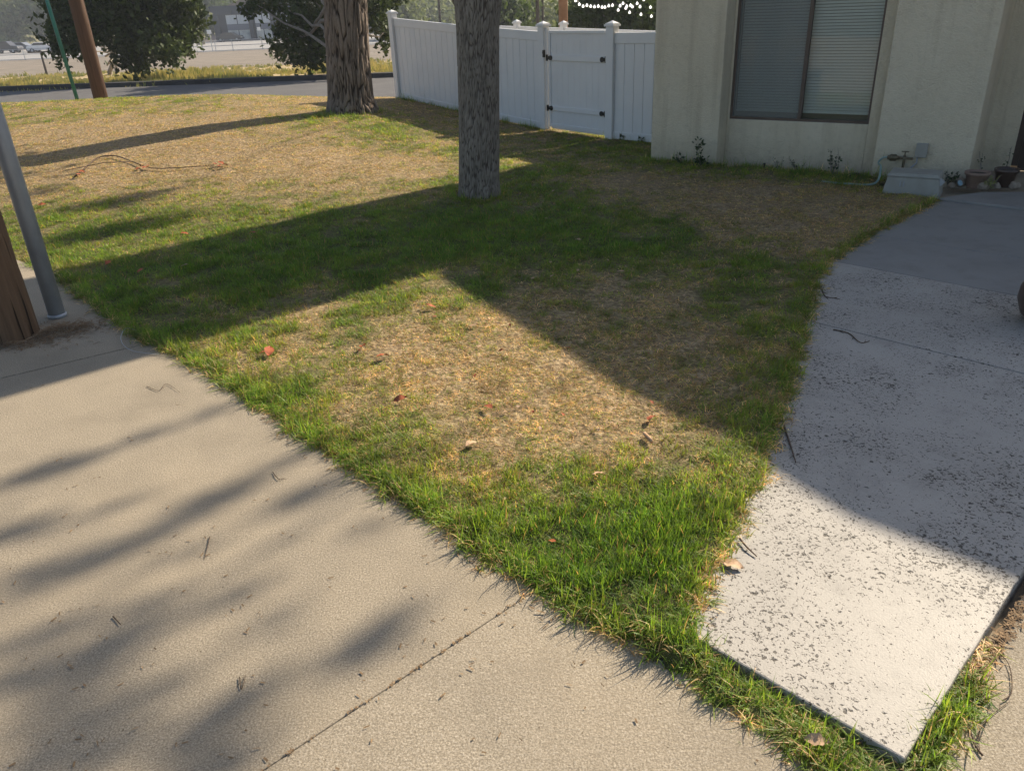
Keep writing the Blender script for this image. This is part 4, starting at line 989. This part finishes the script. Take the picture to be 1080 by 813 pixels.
# gabled shed behind it
q0 = at(225, 20, 172); sh_ = thing('shed', (q0.x, 172, -1.74), 'dark gabled roof rising behind the grey-blue building', 'building')
zz = at(240, 2, 172).z+1.74; wd_ = 14
m = MB(); m.box((wd_/2, 3, (zz-2)/2), (wd_, 6, zz-2)); m.build('wall', M['spandrel'], sh_)
m = MB(); m.v = [(-.4, -.4, zz-2), (wd_+.4, -.4, zz-2), (wd_/2, -.4, zz+.6), (-.4, 6.4, zz-2), (wd_+.4, 6.4, zz-2), (wd_/2, 6.4, zz+.6)]; m.f = [(0, 1, 2), (5, 4, 3), (0, 2, 5, 3), (1, 4, 5, 2), (0, 3, 4, 1)]; m.build('roof', M['roof'], sh_)
# cars
M['tyre'] = mottled('tyre_rubber', (.02, .02, .02), (.03, .03, .03), 10, .8, 0)
M['carglass'] = mottled('car_glass', (.03, .035, .04), (.05, .055, .06), 3, .1, 0, spec=.8)
def car_at(px, py, Y, col, label, rz=0, suv=False):
    q = at(px, py, Y); t = thing('parked_car', (q.x, Y, G(q.x, Y)), label, 'car', rz=rz)
    prof = [(-2.2, .35), (-2.25, .75), (-2.1, .95), (-1.5, 1.0), (-.95, 1.42), (.55, 1.42), (1.2, .98), (2.0, .85), (2.2, .6), (2.2, .35)] if not suv else [(-2.2, .4), (-2.25, 1.0), (-2.1, 1.7), (.6, 1.72), (1.2, 1.1), (2.1, 1.0), (2.25, .7), (2.2, .4)]
    paint = mottled('car_paint', tuple(c*.9 for c in col), col, 2, .25, 0, spec=.6)
    m = MB(); n = len(prof); m.v = [(x, -.85, z) for x, z in prof]+[(x, .85, z) for x, z in prof]; m.f = [tuple(range(n)), tuple(reversed(range(n, 2*n)))]+[(i, (i+1) % n, n+(i+1) % n, n+i) for i in range(n)]
    m.build('body', paint, t, bevel=.05)
    g = MB(); wz = (1.02, 1.36) if not suv else (1.12, 1.6)
    for s in (-1, 1): g = MB(); g.quad((-1.35, s*.862, wz[0]), (1.0, s*.862, wz[0]), (.5, s*.862, wz[1]), (-.9, s*.862, wz[1])); g.build('side_window', M['carglass'], t)
    for x in (-1.4, 1.35):
        for y in (-.8, .8):
            w_ = MB().tube([(x, y-.1, .33), (x, y+.1, .33)], .33, 20); wo = w_.build('wheel', M['tyre'], t)
            MB().tube([(x, y-.115, .33), (x, y+.115, .33)], .18, 14).build('rim', M['galv'], wo)
    for y in (-.6, .6):
        MB().box((2.21, y, .68), (.04, .35, .14)).build('headlight', M['bulb'] if False else M['blindwin'], t)
car_at(243, 42, 146, (.03, .035, .045), 'black sedan parked before the grey-blue building')
car_at(43, 40, 132, (.75, .75, .76), 'white car parked at the left beyond the far road')
car_at(3, 38, 134, (.05, .05, .055), 'dark van at the left picture edge beyond the far road', suv=True)
car_at(20, 39, 138, (.16, .17, .19), 'low grey car between the dark van and the white car')
# small signs by the far road
def sign(px0, py0, px1, py1, pyb, label, col, Y=106, shape='rect'):
    a_, b_ = at(px0, py0, Y), at(px1, py1, Y); bs = at((px0+px1)/2, pyb, Y); t = thing('road_sign', ((a_.x+b_.x)/2, Y, G(bs.x, Y)), label, 'sign')
    mat = mottled('sign_face', tuple(c*.95 for c in col), col, 2, .5, 0)
    zc = (a_.z+b_.z)/2-t.location.z; h_ = a_.z-b_.z
    MB().box((0, -.08, zc), (b_.x-a_.x, .04, h_)).build('sign_panel', mat, t)
    MB().tube([(0, 0, -.1), (0, 0, zc+h_*.5)], .05, 8).build('sign_post', M['galv'], t)
sign(218, 32, 223.2, 36, 52, 'white rectangular sign by the chain-link fence left of the black sedan', (.75, .75, .74))
sign(223, 38, 228, 42.5, 53, 'grey round-edged sign just right of the white rectangular sign', (.22, .20, .21))
sign(271, 29, 275, 32.5, 42, 'white sign in front of the right bay of the building', (.75, .75, .74), 143)
# pipe-rail chain-link fence along the far verge
cx0 = at(-40, 53, 103).x; cx1 = at(430, 53, 103).x; gzv = G(0, 103)
cf = thing('chain_link_fence', (cx0, 103, gzv), 'long thin chain-link fence with rails along the far road verge', 'fence')
m = MB()
for z in (.08, .62, 1.2): m.tube([(0, 0, z), (cx1-cx0, 0, z)], .035, 5)
m.build('rails', M['galv'], cf)
m = MB(); n = int((cx1-cx0)/3.6)
for i in range(n+1): MB().tube([(i*3.6, 0, -.1), (i*3.6, 0, 1.3)], .045, 6).build('post', M['galv'], cf)
# short dark post at the left and white tented roof
far_pole('short dark post beyond the weeds near the left edge', 40, 45, 66, .09, M['darkpole'], 'post', 'post', hgt=1.9)
# weeds across the street
r = np.random.default_rng(11); Vw = []
for _ in range(5200):
    y = 27.6+r.random()**1.3*42; x = r.uniform(-.80, .12)*y-1
    if x > 4: continue
    cl_ = mn.noise(Vector((x*.22, y*.16, 2))); hgt = max(.07, .17+.5*max(0, cl_)+.05*r.normal())*(1.0 if y > 30 else .7)
    if cl_ < -.15 and r.random() < .5: continue
    z0 = G(x, y)-.06
    for _k in range(7):
        a = r.uniform(0, 6.283); ln = r.uniform(.1, .7); w_ = .02+.0008*y; dx, dy = math.cos(a)*hgt*ln, math.sin(a)*hgt*ln; ox, oy = r.normal(size=2)*.12
        Vw += [(x+ox-w_, y+oy, z0), (x+ox+w_, y+oy, z0), (x+ox+dx, y+oy+dy, z0+hgt*r.uniform(.6, 1.1))]
tag(npmesh('weeds', np.array(Vw), 3, M['weed']), 'dry yellow and green weeds across the street', 'weeds', kind='stuff')

# ------------------------------------------------------------------ things by the house wall
def wall_base(px, py): q = gp(px, py); return q
M['boxgrey'] = mottled('grey_green_plastic', (.25, .245, .215), (.32, .315, .28), 6, .6, .1, 40)
bx = gp(962, 203); th_ = math.atan2(HT.y, HT.x)
bt = thing('utility_box', (bx.x, bx.y, 0), 'grey-green lidded plastic box against the house wall under the tap', 'box', rz=th_+.05)
def frust(m, w0, d0, w1, d1, z0, z1, c=(0, 0)):
    n = len(m.v)
    for ww, dd, z in ((w0, d0, z0), (w1, d1, z1)): m.v += [(c[0]-ww/2, c[1]-dd/2, z), (c[0]+ww/2, c[1]-dd/2, z), (c[0]+ww/2, c[1]+dd/2, z), (c[0]-ww/2, c[1]+dd/2, z)]
    m.f += [(n+3, n+2, n+1, n), (n+4, n+5, n+6, n+7), (n, n+1, n+5, n+4), (n+1, n+2, n+6, n+5), (n+2, n+3, n+7, n+6), (n+3, n, n+4, n+7)]; return m
frust(MB(), .50, .34, .44, .29, -.02, .165).build('body', M['boxgrey'], bt, bevel=.008)
frust(MB(), .46, .31, .42, .27, .166, .20).build('lid', M['boxgrey'], bt, bevel=.008)
m = MB(); m.box((-.10, -.166, .105), (.012, .006, .05)); m.box((-.07, -.166, .105), (.012, .006, .05)); m.build('clip', M['galv'], bt)
MB().box((.23, -.10, .13), (.05, .06, .05), Matrix.Rotation(.6, 3, 'Y')).build('hinge_tab', M['galv'], bt)
def wallthing(px, py): u_, z_ = wallpix(px, py, 0); return u_, z_
# electrical box on the wall
u_, z_ = wallthing(973, 158); q = Wp(u_, 0.03, z_)
eb = thing('electrical_box', q, 'small grey electrical box fixed to the wall above the lidded box', 'box', rz=th_)
MB().box((0, 0, 0), (.10, .06, .13)).build('body', M['boxgrey'], eb, bevel=.006)
MB().box((0, -.034, .0), (.108, .010, .138)).build('cover', M['boxgrey'], eb, bevel=.004)
MB().tube([(-.03, 0, -.065), (-.03, 0.0, -.13), (-.09, 0, -.2), (-.1, 0, -.25)], .009, 8).build('conduit', M['galv'], eb)
# tap and hose
u_, z_ = wallthing(955, 166); q = Wp(u_, .06, z_)
M['brass'] = mottled('old_brass', (.10, .085, .05), (.17, .14, .09), 20, .5, .2, spec=.5, metal=.6)
tp = thing('tap', q, 'old brass tap assembly on the wall left of the electrical box', 'tap', rz=th_)
m = MB().tube([(0, 0, -.2), (0, 0, -.02), (0, 0, .03)], .013, 10); m.tube([(.0, .06, 0), (0, 0, 0)], .012, 10); m.tube([(.08, .0, -.0), (-.06, 0, 0)], .012, 10); m.build('pipe', M['brass'], tp, True)
MB().tube([(-.16, 0, .0), (-.14, 0, .0), (-.13, 0, 0), (-.08, 0, -.0), (-.07, 0, 0), (-.05, 0, -.0)], [.018, .024, .034, .034, .022, .016], 14).build('valve_body', M['brass'], tp, True)
m = MB().tube([(0, 0, .03), (0, 0, .06)], .006, 8); m.box((0, 0, .065), (.07, .012, .01)); m.build('handle', M['brass'], tp)
M['hose'] = mottled('pale_green_hose', (.18, .27, .25), (.24, .34, .31), 12, .45, 0, spec=.5)
a = Wp(u_, .06, z_)-HT*.16; g0 = gp(922, 197)
pts = [a, a-HT*.045+Vector((0, 0, -.01)), a-HT*.075+Vector((0, 0, -.06))+HN*.01, a.lerp(Vector((g0.x, g0.y, .1)), .55)+HN*.01, Vector((g0.x, g0.y, .03)), Vector((g0.x, g0.y, .015))-HT*.25+HN*.05, Vector((g0.x, g0.y, .012))-HT*.5+HN*.02]
def smooth_path(p, n=6):
    out = []
    for i in range(len(p)-1):
        p0 = p[max(0, i-1)]; p1 = p[i]; p2 = p[i+1]; p3 = p[min(len(p)-1, i+2)]
        for k_ in range(n):
            t = k_/n; out.append(.5*((2*p1)+(p2-p0)*t+(2*p0-5*p1+4*p2-p3)*t*t+(3*p1-p0-3*p2+p3)*t**3))
    return out+[p[-1]]
hp = smooth_path([v-a for v in pts]); ho = MB().tube(hp, .010, 10).build('garden_hose', M['hose'], None, True); ho.location = a
tag(ho, 'pale green garden hose curving down from the tap to the ground', 'hose')
# pots, rocks and plants by the porch
M['terra'] = mottled('faded_terracotta', (.20, .13, .10), (.30, .21, .16), 7, .85, .3, 40)
M['potdark'] = mottled('dark_brown_glaze', (.045, .028, .022), (.07, .045, .035), 6, .35, .05, spec=.5)
M['rock'] = mottled('tan_rock', (.20, .16, .12), (.36, .30, .23), 9, .9, .6, 30, .02)
M['dirtdark'] = mottled('potting_soil', (.03, .022, .016), (.06, .045, .03), 30, .95, .5, 60, .01)
M['plant'] = m_leaf('dusty_green_leaf', (.025, .045, .02), (.06, .09, .035), 5, .25, 20)
def pot(px, py, r_, h_, mat, label, round_=False):
    q = gp(px, py); t = thing('plant_pot', (q.x, q.y, q.z+.002), label, 'pot')
    pr_ = [(0, 0), (r_*.68, 0), (r_*.72, h_*.05), (r_*.95, h_*.8), (r_*1.06, h_*.82), (r_*1.08, h_), (r_*.95, h_), (r_*.9, h_*.86)] if not round_ else [(0, 0), (r_*.62, 0), (r_*.85, h_*.15), (r_, h_*.42), (r_*.98, h_*.65), (r_*.8, h_*.88), (r_*.88, h_*.95), (r_*.88, h_), (r_*.76, h_), (r_*.74, h_*.88)]
    MB().lathe(pr_, seg=36).build('pot', M[mat], t, True); MB().lathe([(0, h_*.9), (r_*.4, h_*.89), (r_*.8, h_*.88)], seg=20).build('soil', M['dirtdark'], t, True); return t
def rock(px, py, r_, label, mat='rock', seed=0):
    q = gp(px, py); bm = bmesh.new(); bmesh.ops.create_icosphere(bm, subdivisions=4, radius=r_)
    for v in bm.verts:
        n = mn.noise(v.co*(2.2/r_*.6)+Vector((seed, 0, 0))); n2 = mn.noise(v.co*(7/r_*.5)+Vector((seed, 3, 0)))
        v.co *= 1+.28*n+.07*n2; v.co.z *= .78
    me = bpy.data.meshes.new('rock'); bm.to_mesh(me); bm.free(); me.polygons.foreach_set('use_smooth', [True]*len(me.polygons))
    o = link('rock', me, M[mat]); o.location = (q.x, q.y, q.z+r_*.55); return tag(o, label, 'rock')
pot(1028, 198, .105, .15, 'terra', 'faded terracotta pot by the house corner')
pot(1058, 197, .10, .17, 'potdark', 'dark brown plant pot beside the faded terracotta pot')
rock(1012, 196, .06, 'rough tan rock left of the terracotta pot', seed=1)
rock(1017, 190, .055, 'small reddish rock behind the tan rock', 'terra', 2)
rock(1043, 193, .06, 'grey-tan rock between the two pots', seed=3)
rock(1008, 192, .045, 'small tan rock nearest the lidded box', seed=4)
rock(1036, 200, .05, 'squat tan rock in front of the terracotta pot', seed=6)
rock(1050, 199, .04, 'small grey rock at the foot of the dark brown pot', seed=7)
rock(1003, 198, .035, 'smallest tan pebble beside the blue cap', seed=8)
rock(1069, 199, .05, 'rounded rock right of the dark brown pot by the door', seed=9)
q = gp(1011, 199); dk = thing('hose_reel_cap', (q.x, q.y, .02), 'small pale blue round cap lying by the rocks', 'cap')
M['blue'] = mottled('pale_blue_plastic', (.22, .33, .38), (.28, .40, .45), 20, .5, 0)
o = MB().lathe([(0, 0), (.028, 0), (.03, .008), (.022, .012), (.012, .012), (.01, .006), (0, .006)]).build('disc', M['blue'], dk, True); o.rotation_euler = (R(60), 0, R(20)); o.location = (0, 0, .03)
# dark pot at the right frame edge on the walkway
q = Vector((3.045, 4.03, .03)); t = thing('plant_pot', q, 'dark rounded pot standing on the walkway at the right picture edge', 'pot')
R0 = .19
pr_ = [(0, 0), (R0*.62, 0), (R0*.85, .05), (R0, .13), (R0*.98, .2), (R0*.8, .27), (R0*.88, .29), (R0*.88, .31), (R0*.76, .31), (R0*.74, .26)]
MB().lathe(pr_, seg=40).build('pot', M['potdark'], t, True); MB().lathe([(0, .27), (R0*.76, .26)], seg=20).build('soil', M['dirtdark'], t, True)
POT_EDGE = t

def stem_plant(px, py, h_, n, lsize, label, seed, spread=.1, mat='plant', name='plant', leaves=6, base=None):
    q = base or gp(px, py); t = thing(name, (q.x, q.y, q.z), label, 'plant'); r = random.Random(seed); sm = MB(); Vl = []
    for i in range(n):
        a = r.uniform(0, 6.283); hh_ = h_*r.uniform(.55, 1); e = Vector((math.cos(a)*spread*r.uniform(.3, 1), math.sin(a)*spread*r.uniform(.3, 1), hh_))
        pts, rad = limb((0, 0, -.01), e, .004, .0018, 0, 6, seed+i); sm.tube(pts, rad, 5)
        for k_ in range(leaves):
            f = r.uniform(.25, 1); p_ = Vector((0, 0, 0)).lerp(e, f)+Vector((r.uniform(-1, 1), r.uniform(-1, 1), r.uniform(-.5, .5)))*lsize*.8
            d = Vector((r.gauss(0, 1), r.gauss(0, 1), r.gauss(.2, .6))).normalized(); s_ = d.cross(Vector((r.gauss(0, 1), r.gauss(0, 1), r.gauss(0, 1)))).normalized(); L_ = lsize*r.uniform(.7, 1.3)
            Vl += [p_, p_+d*L_*.45+s_*L_*.3, p_+d*L_, p_+d*L_*.45-s_*L_*.3]
    sm.build('stem', M['bark2'], t); npmesh('leaves', np.array([tuple(v) for v in Vl]), 4, M[mat], t); return t
def wb(px, py, off=.12):
    u_, z_ = wallpix(px, py, off); q = Wp(u_, off); return Vector((q.x, q.y, .0))
stem_plant(0, 0, .33, 2, .05, 'young rose with dark leaves against the wall left of the window', 5, .03, leaves=16, base=wb(736, 172))
stem_plant(0, 0, .12, 6, .05, 'low clump of dark leaves at the foot of the young rose', 6, .09, leaves=9, base=wb(741, 172, .2))
stem_plant(0, 0, .14, 5, .04, 'low dark weed near the left corner of the house', 7, .08, leaves=7, base=wb(716, 171, .15))
stem_plant(0, 0, .26, 9, .03, 'leggy weed with small leaves under the right end of the window', 8, .12, leaves=8, base=wb(878, 180, .14))
stem_plant(0, 0, .40, 1, .02, 'single tall thin stalk beside the leggy weed', 9, .08, leaves=5, base=wb(884, 180, .12))
stem_plant(0, 0, .16, 9, .018, 'wispy low weeds beneath the middle of the window', 10, .16, leaves=7, base=wb(842, 178, .12))
stem_plant(0, 0, .17, 4, .02, 'spindly weed beside the sprinkler under the window', 11, .09, leaves=5, base=wb(822, 176, .1))
stem_plant(0, 0, .15, 5, .03, 'small dusty plant just right of the lidded box', 12, .07, leaves=7, base=wb(1000, 192, .15))
stem_plant(0, 0, .30, 2, .025, 'thin bare-stemmed plant rising from behind the terracotta pot', 13, .07, leaves=6, base=wb(1034, 192, -.15))
stem_plant(0, 0, .36, 2, .03, 'tall thin plant behind the dark brown pot by the porch wall', 14, .05, leaves=7, base=wb(1058, 190, -.3))
stem_plant(0, 0, .14, 12, .03, 'bushy dry weed tangle in front of the two pots', 23, .12, leaves=8, base=wb(1042, 196, .25), mat='weed')
stem_plant(0, 0, .13, 9, .028, 'dusty weeds between the tan rocks and the lidded box', 24, .1, leaves=8, base=wb(1004, 194, .2))
stem_plant(0, 0, .12, 3, .04, 'small leafy seedling at the foot of the gate post', 15, .06, leaves=5, base=Vector((1.66, 11.2, 0)))
stem_plant(0, 0, .11, 3, .04, 'small leafy seedling under the short fence section', 16, .06, leaves=5, base=Vector((1.92, 10.95, 0)))
q = wb(806, 175, .1); m = MB().tube([(0, 0, -.02), (0, 0, .05), (0, 0, .07)], [.009, .009, .014], 10); o = m.build('sprinkler', M['black'], None, True); o.location = q; tag(o, 'small black sprinkler head standing below the window', 'sprinkler')
q = wb(903, 183, .1); o = MB().lathe([(0, .035), (.05, .03), (.085, .015), (.1, -.01)], seg=20).build('drain_cover', M['black'], None, True); o.location = q; tag(o, 'dark low mound-shaped cover left of the hose by the wall', 'cover')

# ------------------------------------------------------------------ litter on the ground
M['leafred'] = mottled('red_brown_leaf', (.22, .055, .025), (.42, .12, .045), 25, .7, .2)
M['leaftan'] = mottled('tan_leaf', (.34, .20, .11), (.55, .38, .24), 25, .7, .2)
M['twig'] = mottled('twig_bark', (.055, .038, .028), (.12, .08, .055), 40, .9, .3)
def leaf_mesh(L, seed, curl=.5):
    r = random.Random(seed); V = []; n = 7
    for i in range(n+1):
        f = i/n; w_ = L*.30*math.sin(math.pi*min(1, f*1.02+.02))**.8*(1-.25*f); z = L*.22*curl*math.sin(f*3.0)+L*.04*r.uniform(-1, 1)
        lift = L*.12*curl*r.uniform(.5, 1.4)
        V += [(f*L-L/2, -w_*r.uniform(.85, 1.15), z+lift), (f*L-L/2, 0, z), (f*L-L/2, w_*r.uniform(.85, 1.15), z+lift)]
    Fc = []
    for i in range(n):
        a = 3*i; Fc += [(a, a+1, a+4, a+3), (a+1, a+2, a+5, a+4)]
    return V, Fc
leafs = []
def put_leaf(px, py, L, mat, label, group=None, seed=0, lift=.03, parent=None, loc=None, cat='leaf'):
    V, Fc = leaf_mesh(L, seed); m = MB(); m.v = V; m.f = Fc; o = m.build('fallen_leaf' if parent is None else 'leaf', M[mat], parent, True)
    q = loc if loc is not None else gp(px, py); r = random.Random(seed*7+1)
    o.location = (q[0], q[1], q[2]+lift); o.rotation_euler = (r.uniform(-.4, .4), r.uniform(-.3, .3), r.uniform(0, 6.28))
    if parent is None: tag(o, label, cat, group)
    return o
named = [(285, 378, .085, 'leafred', 'large red-brown leaf near the driveway edge in the sunlit corner of turf'), (405, 382, .07, 'leafred', 'red leaf lying right of centre on the near yellow turf'), (384, 372, .065, 'leafred', 'upright red leaf just left of another red leaf on yellow turf'),
         (423, 428, .06, 'leafred', 'bright orange-red curled leaf in the green near turf edge'), (516, 437, .055, 'leafred', 'small dark red leaf in the middle of the near dry patch'), (455, 329, .06, 'leafred', 'faded red leaf by the shadow edge above the dry patch'),
         (687, 449, .055, 'leafred', 'orange-brown leaf on the dry turf just above the rolled tan leaf'), (497, 476, .06, 'leaftan', 'pale pinkish leaf standing in the green turf below the dry patch'), (632, 508, .05, 'leaftan', 'small tan leaf in the turf above the greenest tuft'),
         (770, 606, .07, 'leaftan', 'curled brown leaf where the green turf meets the white walkway'), (802, 468, .06, 'leaftan', 'tan leaf on the turf edge beside the shaded walkway'), (860, 793, .055, 'leaftan', 'tan leaf at the bottom in the strip of grass before the walkway'),
         (182, 545-362, .07, 'leafred', ''), (268, 250, .06, 'leafred', 'red leaf in the sunlit green band left of the grey trunk'), (150, 290, .06, 'leafred', 'orange leaf in the turf by the left sidewalk corner'), (196, 251, .06, 'leafred', 'brown-red leaf in the soft shadow on the left turf'),
         (115, 282, .06, 'leafred', 'red leaf at the left turf edge behind the conduit'), (196, 285, .06, 'leaftan', 'brown leaf in the shadow band near the left lawn'), (45, 220, .07, 'leafred', 'red leaf beside the conduit on the upper lawn'),
         (500, 350, .05, 'leaftan', 'dull tan leaf where the shadow edge meets the dry patch'), (720, 318, .05, 'leaftan', 'tan leaf in the shaded turf towards the walkway'), (655, 292, .05, 'leaftan', 'pale leaf in the middle of the shaded green turf'), (610, 258, .05, 'leaftan', 'pale leaf right of the grey trunk in the shade'), (840, 302, .05, 'leaftan', 'pale leaf at the corner where turf meets the pale walkway slab')]
for i, (x, y, L, mt, lb) in enumerate(named):
    if lb: put_leaf(x, y, L*1.2, mt, lb, seed=i, lift=.035)
k_ = 0
while k_ < 46:
    x, y = rnd.uniform(250, 800), rnd.uniform(330, 640)
    q = gp(x, y)
    if not inpoly(np.array([q.x]), np.array([q.y]), LP)[0]: continue
    put_leaf(x, y, rnd.uniform(.02, .035), 'leafred' if rnd.random() < .5 else 'leaftan', 'tiny dry leaf scrap among the near turf blades', 'tiny leaf scraps in the near turf', seed=100+k_, lift=.025); k_ += 1
for i in range(26):
    x, y = rnd.uniform(560, 880), rnd.uniform(200, 310); q = gp(x, y)
    if not inpoly(np.array([q.x]), np.array([q.y]), LP)[0]: continue
    put_leaf(x, y, rnd.uniform(.025, .045), 'leaftan', 'small pale dry leaf on the shaded turf before the house', 'pale leaves on the shaded turf', seed=200+i, lift=.03)
def twig(px, label, z=.006, rad=.004, name='twig', seed=0, lift=0.0, mat='twig', cat='twig', branch=True):
    P_ = [gp(*q) for q in px]; o0 = P_[0].copy(); r = random.Random(seed)
    pts = smooth_path([p-o0+Vector((0, 0, z+lift+r.uniform(0, .004))) for p in P_], 5); n = len(pts)
    m = MB().tube(pts, [rad*(1-.6*i/n) for i in range(n)], 6)
    if branch:
        for i in range(2, n-2, max(3, n//3)):
            d = (pts[i+1]-pts[i]).normalized(); s_ = Vector((-d.y, d.x, .1))*r.choice((-1, 1)); m.tube([pts[i], pts[i]+(d+s_*.6)*rad*4, pts[i]+(d*1.6+s_)*rad*6], [rad*.5, rad*.4, rad*.2], 5)
    o = m.build(name, M[mat], None, True); o.location = o0; return tag(o, label, cat)
twig([(826, 458), (832, 476), (838, 497)], 'dark straight twig lying on the shaded walkway', .034, .005, seed=1, branch=False)
twig([(779, 578), (786, 586), (797, 596)], 'short dark twig on the sunlit walkway edge above the curled leaf', .036, .004, seed=2, branch=False)
twig([(866, 311), (870, 319), (882, 320)], 'tiny forked twig on the pale slab near the turf corner', .034, .004, seed=3)
twig([(878, 354), (894, 358), (906, 368), (916, 366)], 'thin bent twig just below the walkway joint', .034, .004, seed=4)
twig([(1056, 762-20), (1065, 735), (1066, 715), (1062, 700), (1052, 690), (1045, 675)], 'long dry runner curving on the bottom right concrete', .003, .0018, seed=5)
twig([(1030, 787), (1034, 770), (1045, 757), (1064, 742)], 'thin branching stem on the bottom right concrete', .003, .0016, seed=6)
twig([(1035, 800), (1026, 786), (1020, 760)], 'short dark stem near the grass strip at bottom right', .004, .003, seed=7)
twig([(288, 499), (294, 507), (300, 506)], 'tiny forked twig in the upper middle of the driveway', .003, .0018, seed=8)
twig([(222, 568), (219, 580), (216, 591)], 'small dry stem in the left middle of the driveway', .003, .0016, seed=9, branch=False)
twig([(253, 715), (255, 728), (260, 714)], 'pair of short dark stems on the driveway among the streak shadows', .003, .0017, seed=10)
twig([(120, 652), (128, 660)], 'short dark stick on the left of the driveway', .003, .0025, seed=11, branch=False)
twig([(148, 352), (134, 348), (128, 357), (131, 366), (142, 372), (168, 376)], 'pale looped wire lying at the lawn edge near the sidewalk', .008, .0028, 'wire_loop', 12, mat='galv', cat='wire', branch=False)
twig([(155, 408), (168, 413), (176, 406), (190, 415)], 'thin dry stems on the sidewalk below the looped wire', .003, .0015, seed=13)
# fallen branch with red leaves on the rise
fb_ = [gp(*q) for q in ((80, 190), (92, 180), (104, 170), (122, 168), (140, 174), (160, 181), (185, 181), (215, 179), (236, 180))]
o0 = fb_[0].copy(); t = thing('fallen_branch', o0, 'long thin fallen branch with red leaves on the dry rise', 'branch')
pts = smooth_path([p-o0+Vector((0, 0, .04)) for p in fb_], 4); m = MB().tube(pts, [.009*(1-.6*i/len(pts)) for i in range(len(pts))], 6)
m.tube([pts[16], pts[16]+Vector((-.25, -.2, .03)), pts[16]+Vector((-.6, -.45, 0))], [.007, .005, .003], 5); m.build('stem', M['twig'], t, True)
for i, (x, y) in enumerate(((150, 180), (154, 182), (147, 183), (157, 180), (228, 178), (234, 177), (238, 179), (232, 180), (88, 186), (84, 189))):
    q = gp(x, y)-o0; put_leaf(0, 0, .085, 'leafred', None, seed=300+i, lift=.05, parent=t, loc=q)
# rolled pale leaf (the tan curl) on the dry turf
q0, q1 = gp(679, 464), gp(687, 474); m = MB(); L = (q1-q0).length
pts = [q0-q0, (q1-q0)*.5, q1-q0]; m.tube([p+Vector((0, 0, .035)) for p in pts], [.008, .010, .009], 12, True); o = m.build('rolled_leaf', M['leaftan'], None, True); o.location = q0
tag(o, 'pale rolled leaf curl lying on the dry turf near the walkway', 'leaf')
# heap of dry needles at the foot of the pole and crumbs along the turf edge
r = np.random.default_rng(5); V = []
def crumbs(cx_, cy_, sx, sy, n, Lm, zmax, rot=0):
    for _ in range(n):
        gx, gy = r.normal(size=2); x = cx_+gx*sx*math.cos(rot)-gy*sy*math.sin(rot); y = cy_+gx*sx*math.sin(rot)+gy*sy*math.cos(rot)
        if math.hypot(x-px_, y-py_) < .175: continue
        z = .003+zmax*r.random()*math.exp(-(gx*gx+gy*gy)); a = r.uniform(0, 6.28); L = Lm*r.uniform(.4, 1.3); w_ = .0018*r.uniform(.6, 1.6); tz = r.uniform(-.3, .5)*L*.4
        dx, dy = math.cos(a)*L/2, math.sin(a)*L/2; nx, ny = -math.sin(a)*w_, math.cos(a)*w_
        V.extend([(x-dx-nx, y-dy-ny, z), (x+dx-nx, y+dy-ny, z+max(0, tz)), (x+dx+nx, y+dy+ny, z+max(0, tz)+.001), (x-dx+nx, y-dy+ny, z+.001)])
hc = gp(65, 350); crumbs(hc.x, hc.y, .13, .07, 900, .035, .06, .5); crumbs(pb.x-.1, pb.y-.28, .14, .05, 500, .035, .03, .1); crumbs(hc.x, hc.y, .3, .14, 350, .03, .01)
for a_, b_ in zip(edge[:-1], edge[1:]):
    a_ = Vector(a_); b_ = Vector(b_); L = (b_-a_).length
    for _ in range(int(L*6)): 
        q = a_.lerp(b_, r.random()); crumbs(q.x-.03, q.y-.03, .05, .035, 14, .022, .01, -.7)
for (e0, n0_), (e1, n1_) in zip(wl[:7], wl[1:8]):
    for _ in range(int((e1-e0)*14)): f = r.random(); q = WK(e0+(e1-e0)*f, n0_+(n1_-n0_)*f+.0); V0 = len(V); crumbs(q[0], q[1], .022, .022, 8, .010, .006); V[V0:] = [(x, y, z+.03) for x, y, z in V[V0:]]
for _ in range(26): q = WK(r.uniform(.3, 1.6), -.04); crumbs(q[0], q[1], .05, .012, 22, .03, .01, R(43.5))
for _ in range(170):
    q = gp(r.uniform(0, 1000), r.uniform(400, 812)); crumbs(q.x, q.y, .03, .03, 2, .016, .001)
for _ in range(26): q = jA.lerp(jA+jd*1.2, r.random()); crumbs(q.x, q.y, .009, .003, 5, .008, .001, math.atan2(jd.y, jd.x))
tag(npmesh('needle_litter', np.array(V), 4, mottled('dry_needles', (.11, .07, .04), (.30, .20, .11), 60, .9, 0)), 'dry needles and crumbs heaped at the pole foot and lawn edges', 'litter', kind='stuff')
# ------------------------------------------------------------------ haze
HZ = True
if HZ:
    t = NT('haze'); t.n.remove(t.b); pv = t.add('ShaderNodeVolumePrincipled'); pv.inputs['Density'].default_value = .0008; pv.inputs['Color'].default_value = (.80, .87, 1, 1); pv.inputs['Anisotropy'].default_value = .2
    t.ln(pv.outputs[0], t.out.inputs['Volume'])
    m = MB().box((0, 316, 46), (1000, 680, 100)); o = m.build('haze', t.m); tag(o, 'thin morning haze over the valley', 'haze', kind='stuff')
